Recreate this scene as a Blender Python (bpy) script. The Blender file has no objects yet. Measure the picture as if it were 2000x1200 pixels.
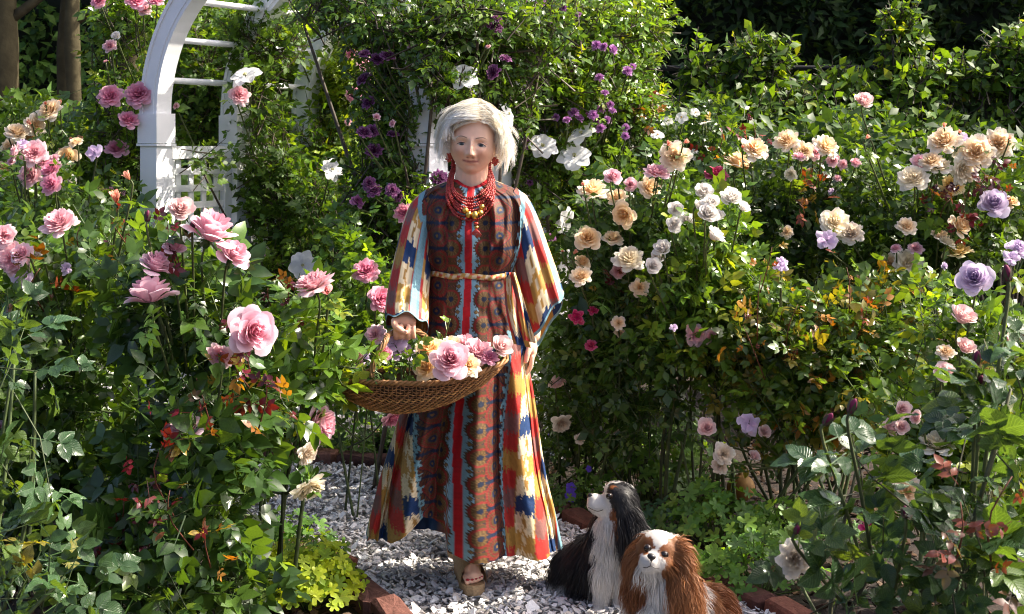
import bpy, math, random
import numpy as np
from mathutils import Vector, Matrix

# ------------------------------------------------------------------ camera, light, exposure
F, H0, HC = 2777.8, 280.0, 1.57          # focal length and horizon in photo pixels, eye height in metres
scene = bpy.context.scene
cam_d = bpy.data.cameras.new('camera')
cam = bpy.data.objects.new('camera', cam_d)
scene.collection.objects.link(cam)
cam.location = (0, 0, HC)
cam.rotation_euler = (math.radians(90), 0, 0)
cam_d.sensor_width = 36
cam_d.lens = 50
cam_d.shift_y = -0.16
cam_d.clip_end = 600
cam_d.dof.use_dof = True
cam_d.dof.focus_distance = 4.95
cam_d.dof.aperture_fstop = 10.0
scene.camera = cam

SUN_EL, SUN_AZ = math.radians(43), math.radians(80)     # azimuth from +Y towards +X
world = bpy.data.worlds.new('World')
scene.world = world
world.use_nodes = True
wn = world.node_tree.nodes
sky = wn.new('ShaderNodeTexSky')
sky.sky_type = 'NISHITA'
sky.sun_disc = False
sky.sun_elevation = SUN_EL
sky.sun_rotation = SUN_AZ
sky.air_density = 0.4
sky.dust_density = 4.0
sky.ozone_density = 0.2
wn['Background'].inputs['Strength'].default_value = 0.15
world.node_tree.links.new(sky.outputs[0], wn['Background'].inputs['Color'])
sun_d = bpy.data.lights.new('sun', 'SUN')
sun_d.energy = 4.0
sun_d.angle = math.radians(0.53)
sun_d.color = (1.0, 0.91, 0.76)
sun = bpy.data.objects.new('sun', sun_d)
scene.collection.objects.link(sun)
S_DIR = Vector((math.sin(SUN_AZ) * math.cos(SUN_EL), math.cos(SUN_AZ) * math.cos(SUN_EL), math.sin(SUN_EL)))
sun.rotation_euler = S_DIR.to_track_quat('Z', 'Y').to_euler()
sun.location = (6, 4, 8)
scene.view_settings.view_transform = 'Standard'
scene.view_settings.look = 'None'
scene.view_settings.exposure = 1.58
scene.view_settings.gamma = 1.0
scene.render.engine = 'CYCLES'
scene.cycles.use_denoising = True
scene.cycles.filter_width = 1.05
scene.cycles.max_bounces = 7
scene.cycles.transmission_bounces = 5
scene.cycles.transparent_max_bounces = 4
scene.cycles.sample_clamp_indirect = 6.0

# ------------------------------------------------------------------ helpers
rng = np.random.default_rng(11)
random.seed(5)
C = scene.collection


def at(px, py, Y):
    return np.array([(px - 1000.0) / F * Y, Y, HC - (py - H0) / F * Y])


def gy(py):
    return HC * F / (py - H0)


def unit(v):
    v = np.asarray(v, float)
    return v / (np.linalg.norm(v, axis=-1, keepdims=True) + 1e-12)


def lerp(a, b, t):
    return np.asarray(a) * (1 - t) + np.asarray(b) * t


def smooth01(x):
    x = np.clip(x, 0, 1)
    return x * x * (3 - 2 * x)


def mesh_np(name, V, tris=None, quads=None, col=None, mat=None, smooth=True, uv=None):
    V = np.asarray(V, np.float32)
    me = bpy.data.meshes.new(name)
    me.vertices.add(len(V))
    me.vertices.foreach_set('co', V.ravel())
    nt = 0 if tris is None else len(tris)
    nq = 0 if quads is None else len(quads)
    parts = []
    if nt:
        parts.append(np.asarray(tris, np.int32).ravel())
    if nq:
        parts.append(np.asarray(quads, np.int32).ravel())
    li = np.concatenate(parts)
    me.loops.add(len(li))
    me.loops.foreach_set('vertex_index', li)
    me.polygons.add(nt + nq)
    ls = np.concatenate([np.arange(nt) * 3, nt * 3 + np.arange(nq) * 4]).astype(np.int32)
    me.polygons.foreach_set('loop_start', ls)
    me.polygons.foreach_set('use_smooth', np.full(nt + nq, smooth))
    me.update(calc_edges=True)
    if col is not None:
        a = me.color_attributes.new('Col', 'FLOAT_COLOR', 'POINT')
        c = np.ones((len(V), 4), np.float32)
        c[:, :3] = np.broadcast_to(np.asarray(col, np.float32), (len(V), 3))
        a.data.foreach_set('color', c.ravel())
    if uv is not None:
        l = me.uv_layers.new(name='UVMap')
        l.data.foreach_set('uv', np.asarray(uv, np.float32)[li].ravel())
    if mat is not None:
        me.materials.append(mat)
    return me


def obj(name, me, parent=None, loc=None, matrix=None):
    o = bpy.data.objects.new(name, me)
    C.objects.link(o)
    if parent is not None:
        o.parent = parent
    if matrix is not None:
        o.matrix_local = matrix
    elif loc is not None:
        o.location = loc
    return o


def tag(o, label=None, cat=None, group=None, kind=None):
    if label: o['label'] = label
    if cat: o['category'] = cat
    if group: o['group'] = group
    if kind: o['kind'] = kind
    return o


def thing(name, loc, label, cat, group=None):
    o = bpy.data.objects.new(name, None)
    C.objects.link(o)
    o.location = loc
    o.empty_display_size = 0.1
    return tag(o, label, cat, group)


def rotz(a):
    c, s = math.cos(a), math.sin(a)
    return np.array([[c, -s, 0], [s, c, 0], [0, 0, 1.0]])


def rotx(a):
    c, s = math.cos(a), math.sin(a)
    return np.array([[1.0, 0, 0], [0, c, -s], [0, s, c]])


def roty(a):
    c, s = math.cos(a), math.sin(a)
    return np.array([[c, 0, s], [0, 1.0, 0], [-s, 0, c]])


def rand_dir(n):
    return unit(rng.normal(0, 1, (n, 3)))


class MB:
    """collects shapes for one mesh object"""
    def __init__(s):
        s.V, s.T, s.Q, s.c, s.n = [], [], [], [], 0

    def add(s, V, tris=None, quads=None, col=(1, 1, 1)):
        V = np.asarray(V, float)
        if tris is not None and len(tris):
            s.T.append(np.asarray(tris) + s.n)
        if quads is not None and len(quads):
            s.Q.append(np.asarray(quads) + s.n)
        s.V.append(V)
        s.c.append(np.broadcast_to(np.asarray(col, float), V.shape))
        s.n += len(V)
        return s

    def tube(s, pts, rad, sides=6, col=(1, 1, 1), caps=True, flat=None):
        V, T, Q = tube(pts, rad, sides, caps)
        return s.add(V, T, Q, col)

    def box(s, lo, hi, col=(1, 1, 1), R=None, o=None):
        lo, hi = np.asarray(lo, float), np.asarray(hi, float)
        V = np.array([[x, y, z] for x in (lo[0], hi[0]) for y in (lo[1], hi[1]) for z in (lo[2], hi[2])])
        if R is not None: V = V @ np.asarray(R).T
        if o is not None: V = V + o
        Q = [[0, 1, 3, 2], [4, 6, 7, 5], [0, 4, 5, 1], [2, 3, 7, 6], [0, 2, 6, 4], [1, 5, 7, 3]]
        return s.add(V, None, Q, col)

    def ell(s, c, r, R=None, nu=20, nv=12, col=(1, 1, 1)):
        V, T, Q = sphere(nu, nv)
        V = V * np.asarray(r, float)
        if R is not None: V = V @ np.asarray(R).T
        return s.add(V + np.asarray(c, float), T, Q, col)

    def mesh(s, name, mat, smooth=True, uv=None):
        return mesh_np(name, np.concatenate(s.V), np.concatenate(s.T) if s.T else None,
                       np.concatenate(s.Q) if s.Q else None, np.concatenate(s.c), mat, smooth, uv)


def sphere(nu=20, nv=12):
    th = np.linspace(0, 2 * np.pi, nu, endpoint=False)
    ph = np.linspace(0, np.pi, nv + 1)[1:-1]
    V = [[0, 0, 1.0]] + [[math.sin(p) * math.cos(t), math.sin(p) * math.sin(t), math.cos(p)] for p in ph for t in th] + [[0, 0, -1.0]]
    T, Q = [], []
    for i in range(nu):
        j = (i + 1) % nu
        T.append([0, 1 + i, 1 + j])
        b = 1 + (nv - 2) * nu
        T.append([len(V) - 1, b + j, b + i])
        for k in range(nv - 2):
            a = 1 + k * nu
            Q.append([a + i, a + nu + i, a + nu + j, a + j])
    return np.array(V), np.array(T), np.array(Q)


def tube(pts, rad, sides=6, caps=True):
    P = np.asarray(pts, float)
    k = len(P)
    rad = np.broadcast_to(np.asarray(rad, float), (k,)) if np.ndim(rad) < 2 else np.asarray(rad, float)
    d = unit(np.gradient(P, axis=0))
    a = np.array([0, 0, 1.0]) if abs(d[0][2]) < 0.9 else np.array([1.0, 0, 0])
    x = unit(np.cross(d[0], a))
    X = [x]
    for i in range(1, k):
        x = X[-1] - d[i] * np.dot(X[-1], d[i])
        X.append(unit(x))
    X = np.array(X)
    Yv = np.cross(d, X)
    th = np.linspace(0, 2 * np.pi, sides, endpoint=False)
    rx = rad if rad.ndim == 1 else rad[:, 0]
    ry = rad if rad.ndim == 1 else rad[:, 1]
    V = P[:, None] + (rx[:, None, None] * np.cos(th)[None, :, None]) * X[:, None] + (ry[:, None, None] * np.sin(th)[None, :, None]) * Yv[:, None]
    V = V.reshape(-1, 3)
    i = np.arange(k - 1)[:, None] * sides
    j = np.arange(sides)[None]
    jn = (j + 1) % sides
    Q = np.stack([i + j, i + jn, i + sides + jn, i + sides + j], -1).reshape(-1, 4)
    T = np.zeros((0, 3), int)
    if caps:
        n = len(V)
        V = np.concatenate([V, P[:1], P[-1:]])
        jj = np.arange(sides)
        T = np.concatenate([np.stack([np.full(sides, n), (jj + 1) % sides, jj], -1),
                            np.stack([np.full(sides, n + 1), (k - 1) * sides + jj, (k - 1) * sides + (jj + 1) % sides], -1)])
    return V, T, Q


def grid_faces(nu, nv, wrap=False):
    Q = []
    for i in range(nv - 1):
        for j in range(nu if wrap else nu - 1):
            jn = (j + 1) % nu
            Q.append([i * nu + j, i * nu + jn, (i + 1) * nu + jn, (i + 1) * nu + j])
    return np.array(Q)


def spline(pts, n):
    P = np.asarray(pts, float)
    k = len(P)
    t = np.linspace(0, k - 1, n)
    i = np.clip(t.astype(int), 0, k - 2)
    f = (t - i)[:, None]
    p0, p1, p2, p3 = P[np.clip(i - 1, 0, k - 1)], P[i], P[i + 1], P[np.clip(i + 2, 0, k - 1)]
    return 0.5 * ((2 * p1) + (p2 - p0) * f + (2 * p0 - 5 * p1 + 4 * p2 - p3) * f ** 2 + (3 * p1 - p0 - 3 * p2 + p3) * f ** 3)


def interp(xs, ys, x):
    """smooth table lookup; ys may be vectors"""
    ys = np.asarray(ys, float)
    if ys.ndim == 1:
        return np.interp(x, xs, ys)
    return np.stack([np.interp(x, xs, ys[:, i]) for i in range(ys.shape[1])], -1)


def _hash(ix, iy, iz):
    h = (ix * 374761393 + iy * 668265263 + iz * 2147483647) & 0xffffffff
    h = ((h ^ (h >> 13)) * 1274126177) & 0xffffffff
    return ((h ^ (h >> 16)) & 0xffff) / 65535.0


def vnoise(p):
    p = np.asarray(p, float)
    i = np.floor(p).astype(np.int64)
    f = p - i
    f = f * f * (3 - 2 * f)
    r = 0
    for dx in (0, 1):
        for dy in (0, 1):
            for dz in (0, 1):
                w = (f[..., 0] if dx else 1 - f[..., 0]) * (f[..., 1] if dy else 1 - f[..., 1]) * (f[..., 2] if dz else 1 - f[..., 2])
                r = r + w * _hash(i[..., 0] + dx, i[..., 1] + dy, i[..., 2] + dz)
    return r


def remesh(mb, voxel, smooth_it=4, fac=0.5, ratio=1.0):
    """joins overlapping closed shapes into one continuous surface"""
    me = mb.mesh('tmp', None)
    o = bpy.data.objects.new('tmp', me)
    C.objects.link(o)
    m = o.modifiers.new('r', 'REMESH')
    m.mode = 'VOXEL'
    m.voxel_size = voxel
    if smooth_it:
        s = o.modifiers.new('s', 'SMOOTH')
        s.factor = fac
        s.iterations = smooth_it
    if ratio < 1:
        d = o.modifiers.new('d', 'DECIMATE')
        d.ratio = ratio
    dg = bpy.context.evaluated_depsgraph_get()
    ev = o.evaluated_get(dg)
    em = ev.to_mesh()
    n = len(em.vertices)
    V = np.empty(n * 3, np.float32); em.vertices.foreach_get('co', V)
    N = np.empty(n * 3, np.float32); em.vertices.foreach_get('normal', N)
    k = len(em.polygons)
    lt = np.empty(k, np.int32); em.polygons.foreach_get('loop_total', lt)
    ls = np.empty(k, np.int32); em.polygons.foreach_get('loop_start', ls)
    vi = np.empty(len(em.loops), np.int32); em.loops.foreach_get('vertex_index', vi)
    q = ls[lt == 4]; t = ls[lt == 3]
    Q = vi[q[:, None] + np.arange(4)].reshape(-1, 4)
    T = vi[t[:, None] + np.arange(3)].reshape(-1, 3)
    ev.to_mesh_clear()
    bpy.data.objects.remove(o)
    bpy.data.meshes.remove(me)
    return V.reshape(-1, 3).astype(float), N.reshape(-1, 3).astype(float), T, Q


# ------------------------------------------------------------------ materials
def new_mat(name):
    m = bpy.data.materials.new(name)
    m.use_nodes = True
    nt = m.node_tree
    return m, nt.nodes, nt.links, nt.nodes['Principled BSDF'], nt.nodes['Material Output']


def col_mat(name, rough=0.6, spec=0.4, trans=0.0, bump=0.0, bscale=200, sheen=0.0, vary=0.0, tcol=(1, 1, 1), sss=0.0, noisecol=0.0, nscale=30, aniso=False):
    """a plain material that takes its colour from the mesh's colour attribute"""
    m, N, L, p, out = new_mat(name)
    a = N.new('ShaderNodeAttribute'); a.attribute_name = 'Col'
    c = a.outputs['Color']
    if noisecol:
        nz = N.new('ShaderNodeTexNoise'); nz.inputs['Scale'].default_value = nscale; nz.inputs['Detail'].default_value = 5
        tc = N.new('ShaderNodeTexCoord'); L.new(tc.outputs['Object'], nz.inputs['Vector'])
        mr = N.new('ShaderNodeMapRange'); mr.inputs['To Min'].default_value = 1 - noisecol; mr.inputs['To Max'].default_value = 1 + noisecol
        mr.inputs['From Min'].default_value = 0.25; mr.inputs['From Max'].default_value = 0.75
        L.new(nz.outputs[0], mr.inputs['Value'])
        mx = N.new('ShaderNodeVectorMath'); mx.operation = 'SCALE'
        L.new(c, mx.inputs[0]); L.new(mr.outputs[0], mx.inputs['Scale'])
        c = mx.outputs[0]
    if vary:
        oi = N.new('ShaderNodeObjectInfo')
        mr = N.new('ShaderNodeMapRange'); mr.inputs['To Min'].default_value = 1 - vary; mr.inputs['To Max'].default_value = 1 + vary
        L.new(oi.outputs['Random'], mr.inputs['Value'])
        hs = N.new('ShaderNodeHueSaturation')
        L.new(mr.outputs[0], hs.inputs['Value']); L.new(c, hs.inputs['Color'])
        c = hs.outputs['Color']
    L.new(c, p.inputs['Base Color'])
    p.inputs['Roughness'].default_value = rough
    p.inputs['Specular IOR Level'].default_value = spec
    if sheen:
        p.inputs['Sheen Weight'].default_value = sheen
    if sss:
        p.inputs['Subsurface Weight'].default_value = sss
        p.inputs['Subsurface Radius'].default_value = (0.012, 0.005, 0.003)
        p.inputs['Subsurface Scale'].default_value = 1.0
    if bump:
        nz = N.new('ShaderNodeTexNoise'); nz.inputs['Scale'].default_value = bscale; nz.inputs['Detail'].default_value = 4
        tc = N.new('ShaderNodeTexCoord'); L.new(tc.outputs['Object'], nz.inputs['Vector'])
        b = N.new('ShaderNodeBump'); b.inputs['Strength'].default_value = bump; b.inputs['Distance'].default_value = 0.01
        L.new(nz.outputs[0], b.inputs['Height']); L.new(b.outputs[0], p.inputs['Normal'])
    if trans:
        t = N.new('ShaderNodeBsdfTranslucent')
        mm = N.new('ShaderNodeVectorMath'); mm.operation = 'MULTIPLY'; mm.inputs[1].default_value = tcol
        L.new(c, mm.inputs[0]); L.new(mm.outputs[0], t.inputs['Color'])
        mix = N.new('ShaderNodeMixShader'); mix.inputs[0].default_value = trans
        L.new(p.outputs[0], mix.inputs[1]); L.new(t.outputs[0], mix.inputs[2]); L.new(mix.outputs[0], out.inputs['Surface'])
    return m


def leaf_mat(name, rough=0.38, trans=0.32, veins=False, spec=0.5, vary=0.22, tint=(3.0, 2.6, 0.45)):
    m, N, L, p, out = new_mat(name)
    a = N.new('ShaderNodeAttribute'); a.attribute_name = 'Col'
    oi = N.new('ShaderNodeObjectInfo')
    mr = N.new('ShaderNodeMapRange'); mr.inputs['To Min'].default_value = 1 - vary; mr.inputs['To Max'].default_value = 1 + vary
    L.new(oi.outputs['Random'], mr.inputs['Value'])
    hs = N.new('ShaderNodeHueSaturation'); L.new(mr.outputs[0], hs.inputs['Value']); L.new(a.outputs['Color'], hs.inputs['Color'])
    base = hs.outputs['Color']
    nz = N.new('ShaderNodeTexNoise'); nz.inputs['Scale'].default_value = 45; nz.inputs['Detail'].default_value = 3
    tc = N.new('ShaderNodeTexCoord'); L.new(tc.outputs['Object'], nz.inputs['Vector'])
    m2 = N.new('ShaderNodeMapRange'); m2.inputs['From Min'].default_value = .3; m2.inputs['From Max'].default_value = .7
    m2.inputs['To Min'].default_value = .78; m2.inputs['To Max'].default_value = 1.22
    L.new(nz.outputs[0], m2.inputs['Value'])
    sc = N.new('ShaderNodeVectorMath'); sc.operation = 'SCALE'; L.new(base, sc.inputs[0]); L.new(m2.outputs[0], sc.inputs['Scale'])
    base = sc.outputs[0]
    g = N.new('ShaderNodeNewGeometry')
    pale = N.new('ShaderNodeVectorMath'); pale.operation = 'MULTIPLY_ADD'
    pale.inputs[1].default_value = (1.0, 1.0, 1.0); pale.inputs[2].default_value = (0.022, 0.036, 0.012)
    L.new(base, pale.inputs[0])
    mx = N.new('ShaderNodeMix'); mx.data_type = 'RGBA'
    L.new(g.outputs['Backfacing'], mx.inputs[0]); L.new(base, mx.inputs[6]); L.new(pale.outputs[0], mx.inputs[7])
    colour = mx.outputs[2]
    if veins:
        uv = N.new('ShaderNodeUVMap')
        sp = N.new('ShaderNodeSeparateXYZ'); L.new(uv.outputs[0], sp.inputs[0])
        ab = N.new('ShaderNodeMath'); ab.operation = 'ABSOLUTE'; L.new(sp.outputs[0], ab.inputs[0])
        k = N.new('ShaderNodeMath'); k.operation = 'MULTIPLY_ADD'; k.inputs[1].default_value = -0.34; L.new(ab.outputs[0], k.inputs[0]); L.new(sp.outputs[1], k.inputs[2])
        f = N.new('ShaderNodeMath'); f.operation = 'MULTIPLY'; f.inputs[1].default_value = 9.0; L.new(k.outputs[0], f.inputs[0])
        fr = N.new('ShaderNodeMath'); fr.operation = 'PINGPONG'; fr.inputs[1].default_value = 0.5; L.new(f.outputs[0], fr.inputs[0])
        rib = N.new('ShaderNodeMapRange'); rib.inputs['From Max'].default_value = 0.16; L.new(fr.outputs[0], rib.inputs['Value'])
        mid = N.new('ShaderNodeMapRange'); mid.inputs['From Max'].default_value = 0.07; L.new(ab.outputs[0], mid.inputs['Value'])
        mn = N.new('ShaderNodeMath'); mn.operation = 'MINIMUM'; L.new(rib.outputs[0], mn.inputs[0]); L.new(mid.outputs[0], mn.inputs[1])
        vcol = N.new('ShaderNodeVectorMath'); vcol.operation = 'MULTIPLY_ADD'; vcol.inputs[1].default_value = (1.3, 1.25, 1.2); vcol.inputs[2].default_value = (0.02, 0.03, 0.012)
        L.new(colour, vcol.inputs[0])
        mv = N.new('ShaderNodeMix'); mv.data_type = 'RGBA'; L.new(mn.outputs[0], mv.inputs[0]); L.new(vcol.outputs[0], mv.inputs[6]); L.new(colour, mv.inputs[7])
        colour = mv.outputs[2]
        b = N.new('ShaderNodeBump'); b.inputs['Strength'].default_value = 0.45; b.inputs['Distance'].default_value = 0.004
        L.new(mn.outputs[0], b.inputs['Height']); L.new(b.outputs[0], p.inputs['Normal'])
    L.new(colour, p.inputs['Base Color'])
    p.inputs['Roughness'].default_value = rough
    p.inputs['Specular IOR Level'].default_value = spec
    t = N.new('ShaderNodeBsdfTranslucent')
    mm = N.new('ShaderNodeVectorMath'); mm.operation = 'MULTIPLY'; mm.inputs[1].default_value = tint
    L.new(colour, mm.inputs[0]); L.new(mm.outputs[0], t.inputs['Color'])
    mix = N.new('ShaderNodeMixShader'); mix.inputs[0].default_value = trans
    L.new(p.outputs[0], mix.inputs[1]); L.new(t.outputs[0], mix.inputs[2]); L.new(mix.outputs[0], out.inputs['Surface'])
    return m


M_LEAF = leaf_mat('rose_leaf', rough=0.30, trans=0.27, spec=0.42)
M_LEAFN = leaf_mat('rose_leaf_veined', rough=0.27, trans=0.24, veins=True, spec=0.42)
M_LEAFS = leaf_mat('soft_leaf', rough=0.5, trans=0.32, spec=0.3)
M_HEDGE = leaf_mat('hedge_leaf', rough=0.6, trans=0.22, spec=0.25)
M_PETAL = col_mat('petal', rough=0.62, spec=0.2, trans=0.40, sheen=0.03, vary=0.07)
M_STEM = col_mat('stem', rough=0.6, spec=0.3, noisecol=0.35, nscale=40)
M_BARK = col_mat('bark', rough=0.9, spec=0.15, bump=0.9, bscale=18, noisecol=0.4, nscale=9)
M_WHITE = col_mat('white_paint', rough=0.45, spec=0.4, bump=0.05, bscale=60, noisecol=0.05, nscale=7)
M_BRICK = col_mat('brick', rough=0.9, spec=0.15, bump=0.6, bscale=90, noisecol=0.35, nscale=35, vary=0.3)
M_SHELL = col_mat('shell_gravel', rough=0.7, spec=0.3, bump=0.2, bscale=150)
M_CHIP = col_mat('bark_chip', rough=0.95, spec=0.1)
M_BLACK = col_mat('black_metal', rough=0.7, spec=0.25)

# ================================================================== ground, path, edging
def in_poly(P, poly):
    x, y = P[:, 0], P[:, 1]
    r = np.zeros(len(P), bool)
    n = len(poly)
    for i in range(n):
        x0, y0 = poly[i]; x1, y1 = poly[(i + 1) % n]
        c = ((y0 > y) != (y1 > y)) & (x < (x1 - x0) * (y - y0) / (y1 - y0 + 1e-12) + x0)
        r ^= c
    return r


def ground_mat(name, c1, c2, c3, scale, bump, rough=0.95):
    m, N, L, p, out = new_mat(name)
    tc = N.new('ShaderNodeTexCoord')
    nz = N.new('ShaderNodeTexNoise'); nz.inputs['Scale'].default_value = scale; nz.inputs['Detail'].default_value = 8; nz.inputs['Roughness'].default_value = 0.7
    L.new(tc.outputs['Object'], nz.inputs['Vector'])
    cr = N.new('ShaderNodeValToRGB')
    e = cr.color_ramp.elements
    e[0].position = 0.35; e[0].color = (*c1, 1); e[1].position = 0.68; e[1].color = (*c3, 1)
    k = e.new(0.5); k.color = (*c2, 1)
    L.new(nz.outputs[0], cr.inputs[0]); L.new(cr.outputs[0], p.inputs['Base Color'])
    p.inputs['Roughness'].default_value = rough
    b = N.new('ShaderNodeBump'); b.inputs['Strength'].default_value = bump; b.inputs['Distance'].default_value = 0.03
    L.new(nz.outputs[0], b.inputs['Height']); L.new(b.outputs[0], p.inputs['Normal'])
    return m


M_SOIL = ground_mat('mulch', (0.010, 0.006, 0.004), (0.028, 0.017, 0.011), (0.06, 0.036, 0.023), 38, 1.0)
M_GRAV = ground_mat('gravel_base', (0.12, 0.11, 0.105), (0.28, 0.27, 0.26), (0.5, 0.48, 0.46), 60, 1.0)

g = mesh_np('ground', [[-150, -40, -0.012], [150, -40, -0.012], [150, 260, -0.012], [-150, 260, -0.012]], None, [[0, 1, 2, 3]], None, M_SOIL, False)
tag(obj('ground', g), 'dark mulched soil of the rose garden', 'ground', kind='structure')

PATH = [(-0.1, 3.9), (-0.41, 4.74), (-0.66, 5.25), (-0.90, 5.55), (-1.35, 6.1), (-2.2, 6.55), (-5.0, 6.8), (-5.0, 7.5), (-2.2, 7.15),
        (-1.35, 7.04), (-0.95, 6.95), (-0.67, 6.86), (-0.35, 6.66), (0.0, 6.25), (0.19, 5.92), (0.31, 5.73), (0.55, 5.3), (0.84, 4.75), (1.15, 3.9)]
BACK = [(-5, 7.75), (-1.6, 7.55), (-0.55, 7.5), (-0.1, 7.62), (0.2, 8.4), (0.2, 10.2), (-5, 10.2)]
for nm, poly, lab in (('gravel_path', PATH, 'pale crushed shell path winding between the rose beds'), ('gravel_path', BACK, 'pale crushed shell path beyond the small bed')):
    me = bpy.data.meshes.new(nm)
    me.from_pydata([(x, y, 0.0) for x, y in poly], [], [list(range(len(poly)))])
    me.materials.append(M_GRAV)
    tag(obj(nm, me), lab, 'path', kind='structure')


def chips(n, poly, xr, yr, size, z0, cols, mat, name, tilt=0.45, dens=None):
    P = np.stack([rng.uniform(*xr, n), rng.uniform(*yr, n)], -1)
    P = P[in_poly(P, poly)]
    if dens is not None:
        P = P[rng.random(len(P)) < dens(P)]
    n = len(P)
    k = 5
    th = np.linspace(0, 2 * np.pi, k, endpoint=False)[None] + rng.uniform(0, 6.28, (n, 1)) + rng.normal(0, .22, (n, k))
    s = size * np.exp(rng.normal(0, .36, (n, 1)))
    asp = rng.uniform(.42, .85, (n, 1))
    r = s * rng.uniform(.75, 1.1, (n, k))
    lx, ly = r * np.cos(th), r * np.sin(th) * asp
    az = rng.uniform(0, 6.28, (n, 1))
    x, y = lx * np.cos(az) - ly * np.sin(az), lx * np.sin(az) + ly * np.cos(az)
    gx, gyy = rng.normal(0, tilt, (n, 1)), rng.normal(0, tilt, (n, 1))
    base = z0 + rng.uniform(0, .013, (n, 1)) + s * .2
    ztop = base + x * gx + y * gyy
    top = np.stack([P[:, :1] + x, P[:, 1:] + y, ztop], -1)
    cen = np.concatenate([P, base + s * rng.uniform(.0, .22, (n, 1))], -1)[:, None]
    bot = top.copy(); bot[..., 2] -= s * .28; bot[..., :2] = P[:, None] + (bot[..., :2] - P[:, None]) * .85
    V = np.concatenate([top, cen, bot], 1)
    m = 2 * k + 1
    j = np.arange(k); jn = (j + 1) % k
    T = np.stack([np.full(k, k), j, jn], -1)
    Q = np.stack([j, k + 1 + j, k + 1 + jn, jn], -1)
    off = (np.arange(n) * m)[:, None, None]
    ci = rng.integers(0, len(cols), n)
    c = np.asarray(cols)[ci] * rng.uniform(.8, 1.15, (n, 1))
    c = np.repeat(c[:, None], m, 1)
    return mesh_np(name, V.reshape(-1, 3), (T[None] + off).reshape(-1, 3), (Q[None] + off).reshape(-1, 4), c.reshape(-1, 3), mat, False)


SHELL = [(.74, .72, .71), (.80, .79, .78), (.64, .63, .63), (.50, .49, .49), (.82, .81, .79), (.68, .62, .55), (.36, .35, .35), (.75, .74, .75)]
tag(obj('gravel', chips(66000, PATH, (-3.6, 1.25), (4.35, 7.4), .0108, .004, SHELL, M_SHELL, 'gravel', dens=lambda P: np.where(P[:, 1] > 6, np.where(P[:, 0] < -2.4, .45, .7), 1.0))),
    'loose white and grey crushed shell chips around the person and dogs', 'gravel', kind='stuff')
tag(obj('gravel', chips(6000, BACK, (-3.8, 0.3), (7.45, 10), .017, .004, SHELL, M_SHELL, 'gravel')),
    'pale shell chips on the path beyond the arch', 'gravel', kind='stuff')
BED_R = [(0.32, 5.75), (0.2, 5.95), (0.0, 6.3), (0.2, 8), (4.5, 8), (4.5, 4), (1.2, 4), (.86, 4.78), (.57, 5.33)]
BED_L = [(-.2, 3.9), (-.45, 4.74), (-.7, 5.25), (-.94, 5.55), (-1.4, 6.1), (-2.3, 6.5), (-4, 6.5), (-4, 3.5)]
MULCH = [(.04, .024, .016), (.06, .036, .023), (.025, .015, .010), (.09, .055, .035), (.12, .085, .06)]
for poly, xr, yr, wh in ((BED_R, (0, 3.6), (4.4, 7.6), 'peach'), (BED_L, (-3, -.2), (4.2, 6.5), 'pink')):
    tag(obj('bark_mulch', chips(3200, poly, xr, yr, .017, -.010, MULCH, M_CHIP, 'bark_mulch')), 'dark shredded bark mulch under the %s roses' % wh, 'mulch', kind='stuff')


def bevel_box(sx, sy, sz, b, jit, seed):
    r = np.random.default_rng(seed)
    V = []
    for z in (0, sz - b, sz):
        k = b if z == sz else 0
        for x, y in ((-1, -1), (1, -1), (1, 1), (-1, 1)):
            for a in (0, 1):
                cx = x * (sx / 2 - k - (b if (a == 0) == (x * y > 0) else 0) * .9)
                cy = y * (sy / 2 - k - (b if (a == 1) == (x * y > 0) else 0) * .9)
                V.append([cx + r.normal(0, jit), cy + r.normal(0, jit), z + r.normal(0, jit) * (z > 0)])
    V = np.array(V)
    # order corners round each ring
    Q, n = [], 8
    for ring in range(3):
        s = V[ring * n:(ring + 1) * n]
        o = np.argsort(np.arctan2(s[:, 1], s[:, 0]))
        V[ring * n:(ring + 1) * n] = s[o]
    for k in range(2):
        for j in range(n):
            jn = (j + 1) % n
            Q.append([k * n + j, k * n + jn, (k + 1) * n + jn, (k + 1) * n + j])
    c = len(V)
    V = np.concatenate([V, [[0, 0, sz]]])
    T = [[c, 16 + j, 16 + (j + 1) % n] for j in range(n)]
    return V, np.array(T), np.array(Q)


BRICKC = [(.13, .052, .036), (.17, .068, .045), (.105, .046, .036), (.15, .072, .056), (.085, .042, .036)]
brick_me = []
for i in range(5):
    V, T, Q = bevel_box(.205, .10, .085, .012, .003, i)
    brick_me.append(mesh_np('brick', V, T, Q, BRICKC[i], M_BRICK, False))


def edging(pts, label):
    P = np.array(pts, float)
    root = thing('brick_edging', (P[0][0], P[0][1], 0), label, 'edging', 'brick edgings of the beds')
    seg = np.linalg.norm(np.diff(P, axis=0), axis=1)
    cum = np.concatenate([[0], np.cumsum(seg)])
    s, i = .1, 0
    while s < cum[-1]:
        p = np.array([np.interp(s, cum, P[:, 0]), np.interp(s, cum, P[:, 1])])
        q = np.array([np.interp(s + .05, cum, P[:, 0]), np.interp(s + .05, cum, P[:, 1])])
        a = math.atan2(q[1] - p[1], q[0] - p[0]) + rng.normal(0, .05)
        m = Matrix.Translation((p[0] - P[0][0] + rng.normal(0, .006), p[1] - P[0][1] + rng.normal(0, .006), -.03 + rng.normal(0, .006))) @ Matrix.Rotation(a, 4, 'Z') @ Matrix.Rotation(rng.normal(0, .05), 4, 'X') @ Matrix.Rotation(rng.normal(0, .03), 4, 'Y')
        obj('brick', brick_me[int(rng.integers(5))], root, matrix=m)
        s += .215 + rng.uniform(0, .012); i += 1


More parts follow.
